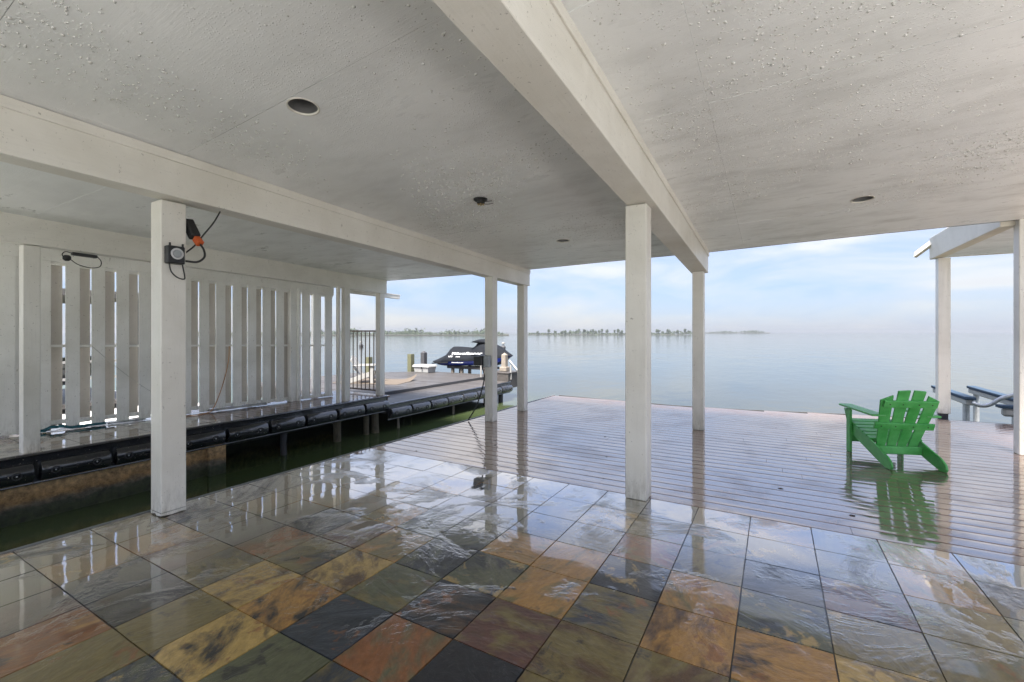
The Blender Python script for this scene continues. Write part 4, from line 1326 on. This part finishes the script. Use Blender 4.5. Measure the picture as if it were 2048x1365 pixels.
# light fitting and lead under the fence beam
t = thing('cable_light', (-8.1, 2.35, 2.5), 'black lamp fitting with looped lead under the beam above the fence', 'light fitting')
zbm = under(-8.06, 2.35, 0.352)
mb = MB(); mb.bar((-8.06, 2.30, zbm - 0.022), (-8.06, 2.56, zbm - 0.030), 0.07, 0.042)
mb.build('bar', M['black'], t, bevel=0.012, seg=2)
MB().lathe([(0.02, 0.0), (0.042, 0.02), (0.042, 0.06), (0.025, 0.075), (0.0, 0.075)], 14, (-8.06, 2.255, zbm - 0.125)).build('head', M['black'], t, smooth='auto')
MB().tube(arc([(-8.06, 2.31, zbm - 0.02), (-8.05, 2.24, zbm - 0.005), (-8.045, 2.205, zbm - 0.05), (-8.05, 2.235, zbm - 0.10)], 8), 0.006, 6).build('lead', M['black'], t, smooth=True)
MB().tube(arc([(-8.05, 2.275, zbm - 0.09), (-8.04, 2.36, zbm - 0.16), (-8.035, 2.48, zbm - 0.19), (-8.035, 2.58, zbm - 0.165), (-8.04, 2.60, zbm - 0.09), (-8.06, 2.56, zbm - 0.02)], 8), 0.006, 6).build('lead', M['black'], t, smooth=True)

# cords on the fence, rope on the catwalk
a, b = fp(0.93, 0.05, 1.27), fp(2.15, 0.08, 0.13)
mid = [tuple(Vector(a).lerp(Vector(b), q) + Vector((0.02, 0, -0.10 * math.sin(math.pi * q)))) for q in np.linspace(0, 1, 7)]
tag(MB().tube(arc(mid, 4), 0.004, 6).build('cord', M['string'], None, origin=b, smooth=True), 'pale thin cord slanting down across the fence slats', 'cord')
a = fp(2.92, 0.05, 1.22)
tag(MB().tube(arc([a, fp(2.90, 0.07, 0.95), fp(2.82, 0.09, 0.60), fp(2.70, 0.12, 0.25), fp(2.55, 0.20, 0.03), fp(2.30, 0.30, 0.012), fp(2.05, 0.30, 0.012)], 6), 0.009, 6).build('cord', M['hose'], None, origin=fp(2.5, 0.2, 0), smooth=True), 'tan orange cord hanging from the fence rail to the catwalk', 'cord')
mb = MB()
for q in range(7):
    pts_ = []
    for i in range(14):
        s = 0.18 + i * 0.07
        pts_.append(fp(s, 0.10 + 0.05 * math.sin(i * 0.9 + q * 1.3) + fr.uniform(-.012, .012), 0.018 + 0.022 * abs(math.sin(i * 0.7 + q)) + (0.035 if 3 < i < 7 else 0)))
    mb.tube(arc(pts_, 2), 0.011, 5)
tag(mb.build('rope', M['teal_rope'], None, origin=fp(0.6, 0.1, 0), smooth=True), 'bundle of dark teal rope lying along the foot of the fence', 'rope')
mb = MB()
for q in range(4):
    mb.tube(arc([fp(1.12 + i * 0.06, 0.10 + 0.03 * math.sin(i * 1.1 + q * 2), 0.014 + 0.012 * abs(math.sin(i + q))) for i in range(9)], 2), 0.010, 5)
tag(mb.build('strap', M['rope_grey'], None, origin=fp(1.3, 0.1, 0), smooth=True), 'frayed grey strap on the catwalk at the end of the teal rope', 'strap')
# loose white sheet by the far slats
V, F = [], []
for j in range(4):
    for i in range(9):
        p = fp(2.55 + i * 0.13, 0.06 + j * 0.045, 0.012 + 0.018 * abs(math.sin(i * 1.3 + j)) + (0.03 if j == 1 else 0))
        V.append(p)
for j in range(3):
    for i in range(8):
        a = j * 9 + i
        F.append((a, a + 1, a + 10, a + 9))
tag(MB().add(V, F).build('sheet', M['white_plastic'], None, origin=fp(3, 0.1, 0), smooth=True), 'crumpled white plastic sheet at the foot of the fence', 'plastic sheet')

# small bits of debris on the wet boards
for i, (x, yv, r_) in enumerate([(-3.2, 5.1, .014), (0.05, 5.05, .02), (-1.75, 5.3, .012), (-2.1, 6.3, .014), (0.55, 4.6, .02), (-3.9, 4.35, .012)]):
    rr = random.Random(i)
    mb = MB().lathe([(0.0, 0.0), (r_, 0.002), (r_ * 0.7, 0.006), (0.0, 0.008)], 6, (0, 0, 0))
    mb.v = [(p[0] * rr.uniform(.7, 1.5), p[1] * rr.uniform(.5, 1), p[2]) for p in mb.v]
    o = mb.build('leaf_scrap', M['dark_pile'], None, local=True)
    o.location = (x, yv, 0.0005)
    tag(o, ['tiny dark leaf scrap on the deck in front of the post with the outlet box', 'dark leaf scrap on the deck to the left of the chair reflection',
            'tiny dark leaf scrap on the deck just left of the thick middle post', 'tiny dark leaf scrap in the middle of the deck behind the middle post',
            'dark leaf scrap on the deck close to the slate, below the green chair', 'tiny dark leaf scrap at the slip corner of the deck boards'][i], 'leaf scrap', 'scraps on the deck')

# ================================================================== NEIGHBOUR'S PAVILION AND LIFT ON THE RIGHT
pv = thing('boathouse', (3.2, 10.7, WZ), 'neighbouring open boathouse with cream beam and sloping rake board on the right', 'boathouse')
MB().box(2.50, 2.665, 10.72, 10.885, 0.06, 2.80).build('post', M['paint'], pv, bevel=0.006)
MB().box(2.525, 2.64, 10.745, 10.86, -1.8, 0.059).build('pile', M['dark_pile'], pv)
MB().box(2.44, 2.60, 7.975, 10.98, 2.812, 3.20).build('side_beam', M['paint_cream'], pv, bevel=0.006)
for i in range(9):
    MB().box(2.61, 6.5, 8.15 + i * 0.315, 8.15 + i * 0.315 + 0.308, 2.845, 2.865).build('soffit_board', M['ceiling'], pv)
MB().box(2.61, 6.5, 10.985, 11.02, 2.84, 3.2).build('front_fascia', M['paint_cream'], pv)
mb = MB(); mb.bar((2.30, 11.25, 2.95), (2.78, 10.2, 3.42), 0.05, 0.125, up=(0.3, 0.2, 1))
mb.build('rake_board', M['paint_cream'], pv, bevel=0.005)
mb = MB().hexa([(2.62, 8.2, 3.205), (6.5, 8.2, 3.205), (6.5, 10.95, 3.205), (2.62, 10.95, 3.205), (3.0, 8.4, 3.5), (6.5, 8.4, 3.6), (6.5, 10.8, 3.6), (3.0, 10.8, 3.5)])
mb.build('roof', M['roofing'], pv)
MB().box(6.2, 6.36, 10.72, 10.88, -1.8, 2.84).build('post', M['paint'], pv)

def bunk(x, y0, y1, z, label):
    t = thing('lift_bunk', (x, (y0 + y1) / 2, z - 0.3), label, 'lift bunk', 'blue padded bunks of the boat lift')
    MB().box(x - 0.06, x + 0.06, y0 + 0.03, y1, z - 0.17, z - 0.062).build('beam', M['white_plastic'], t, bevel=0.015)
    MB().box(x - 0.085, x + 0.085, y0, y1 + 0.02, z - 0.06, z).build('pad', M['blue_carpet'], t, bevel=0.015, seg=2)
    for yy in (y0 + 0.25, y1 - 0.3):
        mb = MB().tube([(x, yy, -2.0), (x, yy, z - 0.171)], 0.055, 10)
        mb.build('leg', M['steel'], t, smooth='auto')
        MB().tube([(x + 0.07, yy, z - 0.11), (x + 0.058, yy, z - 0.11)], 0.014, 8).build('bolt', M['black'], t)
bunk(3.35, 12.30, 14.55, 0.21, 'blue padded lift bunk beside the neighbouring boathouse post')
bunk(4.07, 12.35, 14.9, 0.21, 'blue padded lift bunk further right, behind the curved grey pipe')
bunk(3.55, 9.6 + 1.5, 11.12 + 0.0 + 0.9, 0.075, 'short blue padded bunk low at the right edge beside the post') if False else None
t = thing('lift_bunk', (3.9, 11.3, -0.2), 'short blue padded bunk low at the right edge beside the post', 'lift bunk', 'blue padded bunks of the boat lift')
MB().box(3.46, 5.2, 11.16, 11.30, 0.02, 0.16).build('beam', M['white_plastic'], t, bevel=0.03)
MB().box(3.40, 5.2, 11.13, 11.33, 0.162, 0.215).build('pad', M['blue_carpet'], t, bevel=0.015, seg=2)
MB().tube([(3.72, 11.23, -2.0), (3.72, 11.23, 0.018)], 0.07, 10).build('leg', M['steel'], t, smooth='auto')
MB().tube([(3.95, 11.40, -2.0), (3.95, 11.40, 0.018)], 0.085, 10).build('leg', M['steel'], t, smooth='auto')
tag(MB().tube(arc([(3.37, 12.3, 0.10), (3.48, 12.25, 0.06), (3.60, 12.2, 0.10), (3.78, 12.15, 0.26), (4.1, 12.1, 0.34), (4.8, 12.0, 0.36)], 8), 0.038, 10).build('lift_pipe', M['steel'], None, origin=(3.6, 12.2, 0.0), smooth=True), 'curved grey pipe arching over the blue lift bunks', 'pipe')
tag(MB().tube(arc([(3.35, 12.5, -0.42), (3.7, 12.2, -0.46), (4.1, 11.9, -0.50), (4.6, 11.6, -0.52)], 6), 0.012, 6).build('lift_cable', M['steel'], None, origin=(3.7, 12.2, -0.5), smooth=True), 'thin steel cable strung between the lift legs', 'cable')
t = thing('lift_motor', (4.6, 13.2, 0.5), 'dark lift motor housing partly hidden by the post at the right edge', 'lift motor')
MB().lathe([(0.05, 0), (0.16, 0.05), (0.20, 0.14), (0.10, 0.17), (0.0, 0.17)], 12, (4.62, 13.2, 0.42)).build('housing', M['grey_box'], t, smooth='auto')
MB().tube([(4.62, 13.2, -1.8), (4.62, 13.2, 0.42)], 0.05, 8).build('stand', M['steel'], t)

# ================================================================== BEHIND THE FENCE
nb_ = thing('neighbour_boathouse', (-15.5, 4.0, WZ), 'dark boathouse glimpsed through the gaps of the fence', 'boathouse')
MB().box(-18.5, -14.2, 0.2, 5.6, 2.35, 2.5).build('roof', M['roofing'], nb_)
for (x, yv) in [(-14.4, 0.4), (-14.4, 3.0), (-14.4, 5.4), (-18.2, 0.4), (-18.2, 5.4)]:
    MB().box(x - 0.08, x + 0.08, yv - 0.08, yv + 0.08, -1.8, 2.349).build('post', M['dark_pile'], nb_)
for z in (0.35, 0.75, 1.15): MB().box(-14.38, -14.34, 0.48, 5.3, z, z + 0.06).build('rail', M['white_paint'], nb_)
for i in range(9): MB().box(-18.4, -14.3, 0.2 + i * 0.6, 0.2 + i * 0.6 + 0.59, -0.3, -0.2).build('floor_plank', M['dock_wood'], nb_)
t = thing('motorboat', (-16.3, 3.0, -0.2), 'dark hulled motorboat stored in the boathouse behind the fence', 'motorboat')
V, F = [], []
for yv, w, zk2 in [(0.6, 0.9, -0.1), (2.0, 1.05, -0.15), (3.6, 1.0, -0.1), (4.8, 0.6, 0.15), (5.5, 0.05, 0.55)]:
    V += [(-16.3 - w, yv, 0.85), (-16.3 - w * 0.85, yv, 0.2 + max(0, zk2)), (-16.3, yv, zk2), (-16.3 + w * 0.85, yv, 0.2 + max(0, zk2)), (-16.3 + w, yv, 0.85)]
for i in range(4):
    for k in range(4):
        F.append((i * 5 + k, i * 5 + k + 1, i * 5 + k + 6, i * 5 + k + 5))
    F.append((i * 5 + 4, i * 5, i * 5 + 5, i * 5 + 9))
F.append((0, 1, 2, 3, 4)); F.append((20, 24, 23, 22, 21))
MB().add(V, F).build('hull', M['dark_hull'], t)
MB().hexa([(-17.0, 2.6, .851), (-15.6, 2.6, .851), (-15.7, 3.6, .851), (-16.9, 3.6, .851), (-16.9, 2.6, 1.3), (-15.7, 2.6, 1.3), (-15.9, 3.0, 1.3), (-16.7, 3.0, 1.3)]).build('console', M['white_plastic'], t, bevel=0.03)
tag(MB().box(-19, -10.2, -3.0, 6.4, -1.2, -0.42).build('neighbour_dock', M['pale_concrete']), kind='structure')

# ================================================================== BUOYS, FAR SHORE
def cam_point(px, depth):      # bearing of a far landmark, to keep the shore in the right direction
    r_ = (px - 1024) / 910
    return (depth * (r_ * math.cos(R(30)) - math.sin(R(30))), depth * (r_ * math.sin(R(30)) + math.cos(R(30))))
for px, d, lab in ((1006.5, 62, 'small white topped buoy on the lake right of the covered jet ski'), (722.5, 70, 'small white topped buoy on the lake seen through the gate')):
    x, yv = cam_point(px, d)
    t = thing('buoy', (x, yv, WZ), lab, 'buoy', 'buoys on the lake')
    MB().lathe([(0.0, -0.2), (0.30, 0.0), (0.34, 0.25), (0.22, 0.45), (0.06, 0.5), (0.0, 0.5)], 12, (x, yv, WZ)).build('float', M['dark_pile'], t, smooth='auto')
    MB().lathe([(0.05, 0.501), (0.05, 0.60), (0.24, 0.68), (0.24, 0.86), (0.0, 0.92)], 12, (x, yv, WZ)).build('topmark', M['white_paint'], t, smooth='auto')

# low spit with separate trees
V, F = [], []
spx = [1015, 1060, 1120, 1200, 1280, 1350, 1392]
for i, px in enumerate(spx):
    x, yv = cam_point(px, 330)
    x2, y2 = cam_point(px, 352)
    xm, ym = cam_point(px, 340)
    V += [(x, yv, WZ - 0.3), (xm, ym, WZ + (0.55 if 0 < i < 6 else 0)), (x2, y2, WZ - 0.3)]
for i in range(len(spx) - 1):
    a = i * 3
    F += [(a, a + 3, a + 4, a + 1), (a + 1, a + 4, a + 5, a + 2)]
tag(MB().add(V, F).build('far_spit', M['earth'], smooth=True), kind='structure')
def tree_mesh(seed, h, w, trunk_h):
    r_ = np.random.default_rng(seed)
    mb = MB().tube([(0, 0, -0.3), (0.05, 0, trunk_h * 0.6), (0.0, 0.05, trunk_h * 1.2)], [0.13, 0.10, 0.06], 6, mi=1)
    for q in range(3):
        a = r_.uniform(0, 6.28)
        mb.tube([(0, 0, trunk_h * 0.8), (0.3 * w * math.cos(a), 0.3 * w * math.sin(a), trunk_h + 0.35 * (h - trunk_h))], [0.06, 0.03], 5, mi=1)
    cl = [(r_.normal(0, 0.26) * w, r_.normal(0, 0.26) * w, trunk_h + (h - trunk_h) * r_.uniform(0.15, 0.85)) for _ in range(9)]
    for _ in range(320):
        c = cl[r_.integers(9)]
        p = np.array(c) + r_.normal(0, 0.16, 3) * np.array([w, w, (h - trunk_h) * 0.8])
        u = r_.normal(0, 1, 3); u /= np.linalg.norm(u); v_ = np.cross(u, r_.normal(0, 1, 3)); v_ /= np.linalg.norm(v_)
        s = r_.uniform(0.16, 0.34)
        mb.add([p - u * s, p + v_ * s * 0.8, p + u * s, p - v_ * s * 0.8], [(0, 1, 2, 3)], 0)
    return mb.mesh('shore_tree', [M['leaf'], M['bark']])
tms = [tree_mesh(1, 3.6, 1.7, 1.1), tree_mesh(2, 3.2, 2.0, 0.7), tree_mesh(3, 4.0, 1.6, 1.6), tree_mesh(4, 2.6, 1.7, 0.5)]
tpx = [147, 237, 285, 345, 372, 415, 455, 482, 527, 555, 575, 600, 622, 645, 672, 718, 775, 800, 832, 960, 1070, 1118, 1132, 1165, 1208, 1228, 1295, 1352, 1380]
kinds = [1, 0, 1, 3, 1, 1, 1, 0, 2, 1, 0, 0, 1, 0, 2, 0, 2, 0, 1, 1, 3, 0, 2, 3, 0, 3, 0, 2, 1]
for i, (a, kd) in enumerate(zip(tpx, kinds)):
    x, yv = cam_point(1040 + a / 4.096, 338 + (i * 7 % 9) - 4)
    o = bpy.data.objects.new('shore_tree', tms[kd]); COL.objects.link(o)
    o.location = (x, yv, WZ + 0.3); o.rotation_euler = (0, 0, i * 1.7)
    sc_ = 0.85 + 0.3 * ((i * 37 % 10) / 10); o.scale = (sc_, sc_, sc_)
    tag(o, 'small hazy tree on the low spit across the lake', 'tree', 'trees on the far spit')
# scrub between the trees of the spit
def scrub():
    r_ = np.random.default_rng(5)
    mb = MB()
    for _ in range(2200):
        px = r_.uniform(1040, 1386)
        hmax = 0.9 + 1.6 * max(0.0, math.sin(px * 0.045) * math.sin(px * 0.017 + 0.6))
        x, yv = cam_point(px, 338 + r_.uniform(-4, 6))
        p = np.array([x, yv, WZ + 0.4 + r_.uniform(0, hmax)])
        u = r_.normal(0, 1, 3); u /= np.linalg.norm(u); v_ = np.cross(u, r_.normal(0, 1, 3)); v_ /= np.linalg.norm(v_)
        q = r_.uniform(0.25, 0.55)
        mb.add([p - u * q, p + v_ * q, p + u * q, p - v_ * q], [(0, 1, 2, 3)])
    return mb
tag(scrub().build('spit_scrub', M['leaf']), 'low scrub along the waterline of the tree-dotted spit', 'scrub', kind='stuff')
# wooded shore: reads as one mass
V, F = [], []
rw = np.random.default_rng(77)
def woods(px0, px1, depth, n, h0, h1, seed):
    r_ = np.random.default_rng(seed)
    mb = MB()
    for _ in range(n):
        px = r_.uniform(px0, px1)
        d = depth + r_.uniform(0, depth * 0.12)
        x, yv = cam_point(px, d)
        hh = r_.uniform(h0, h1) * (0.8 + 0.35 * math.sin(px * 0.07) * math.sin(px * 0.023 + 1))
        w = hh * r_.uniform(0.45, 0.8)
        for q in range(34):
            p = np.array([x, yv, WZ + hh * 0.5]) + r_.normal(0, 1, 3) * np.array([w * 0.45, w * 0.45, hh * 0.24])
            p[2] = max(p[2], WZ + 0.1)
            u = r_.normal(0, 1, 3); u /= np.linalg.norm(u); v_ = np.cross(u, r_.normal(0, 1, 3)); v_ /= np.linalg.norm(v_)
            s = hh * r_.uniform(0.07, 0.16)
            mb.add([p - u * s, p + v_ * s, p + u * s, p - v_ * s], [(0, 1, 2, 3)])
    return mb
def shore(px0, px1, depth, name):
    P_ = [cam_point(px0, depth), cam_point(px1, depth), cam_point(px1, depth * 1.25), cam_point(px0, depth * 1.25)]
    mb = MB().add([(*P_[0], WZ - .2), (*P_[1], WZ - .2), (*P_[1], WZ + 0.5), (*P_[0], WZ + 0.5), (*P_[2], WZ + 1.0), (*P_[3], WZ + 1.0)], [(0, 1, 2, 3), (3, 2, 4, 5)])
    tag(mb.build(name, M['earth']), kind='structure')
shore(300, 1018, 268, 'far_shore')
tag(woods(300, 1016, 275, 420, 2.2, 4.6, 3).build('far_woodland', M['leaf']), 'hazy grey green woodland along the far shore at left', 'woodland', kind='stuff')
shore(1395, 1540, 620, 'far_headland')
tag(woods(1398, 1532, 640, 130, 2.5, 4.6, 4).build('headland_woodland', M['leaf']), 'faint hazy line of trees on the distant headland right of centre', 'woodland', kind='stuff')

# ================================================================== HAZE
hz = MB().box(-2600, 2600, -58, 4200, -2.9, 9.0)
haze = hz.build('haze', [])
kz = bpy.data.materials.new('haze_air'); kz.use_nodes = True
nt = kz.node_tree
for nd in list(nt.nodes):
    if nd.type != 'OUTPUT_MATERIAL': nt.nodes.remove(nd)
pvn = nt.nodes.new('ShaderNodeVolumePrincipled')
pvn.inputs['Color'].default_value = (0.40, 0.42, 0.46, 1)
pvn.inputs['Density'].default_value = 0.0008
pvn.inputs['Anisotropy'].default_value = 0.2
nt.links.new(pvn.outputs[0], nt.nodes['Material Output'].inputs['Volume'])
haze.data.materials.clear(); haze.data.materials.append(kz)
tag(haze, 'pale haze in the air over the lake', 'haze', kind='stuff')
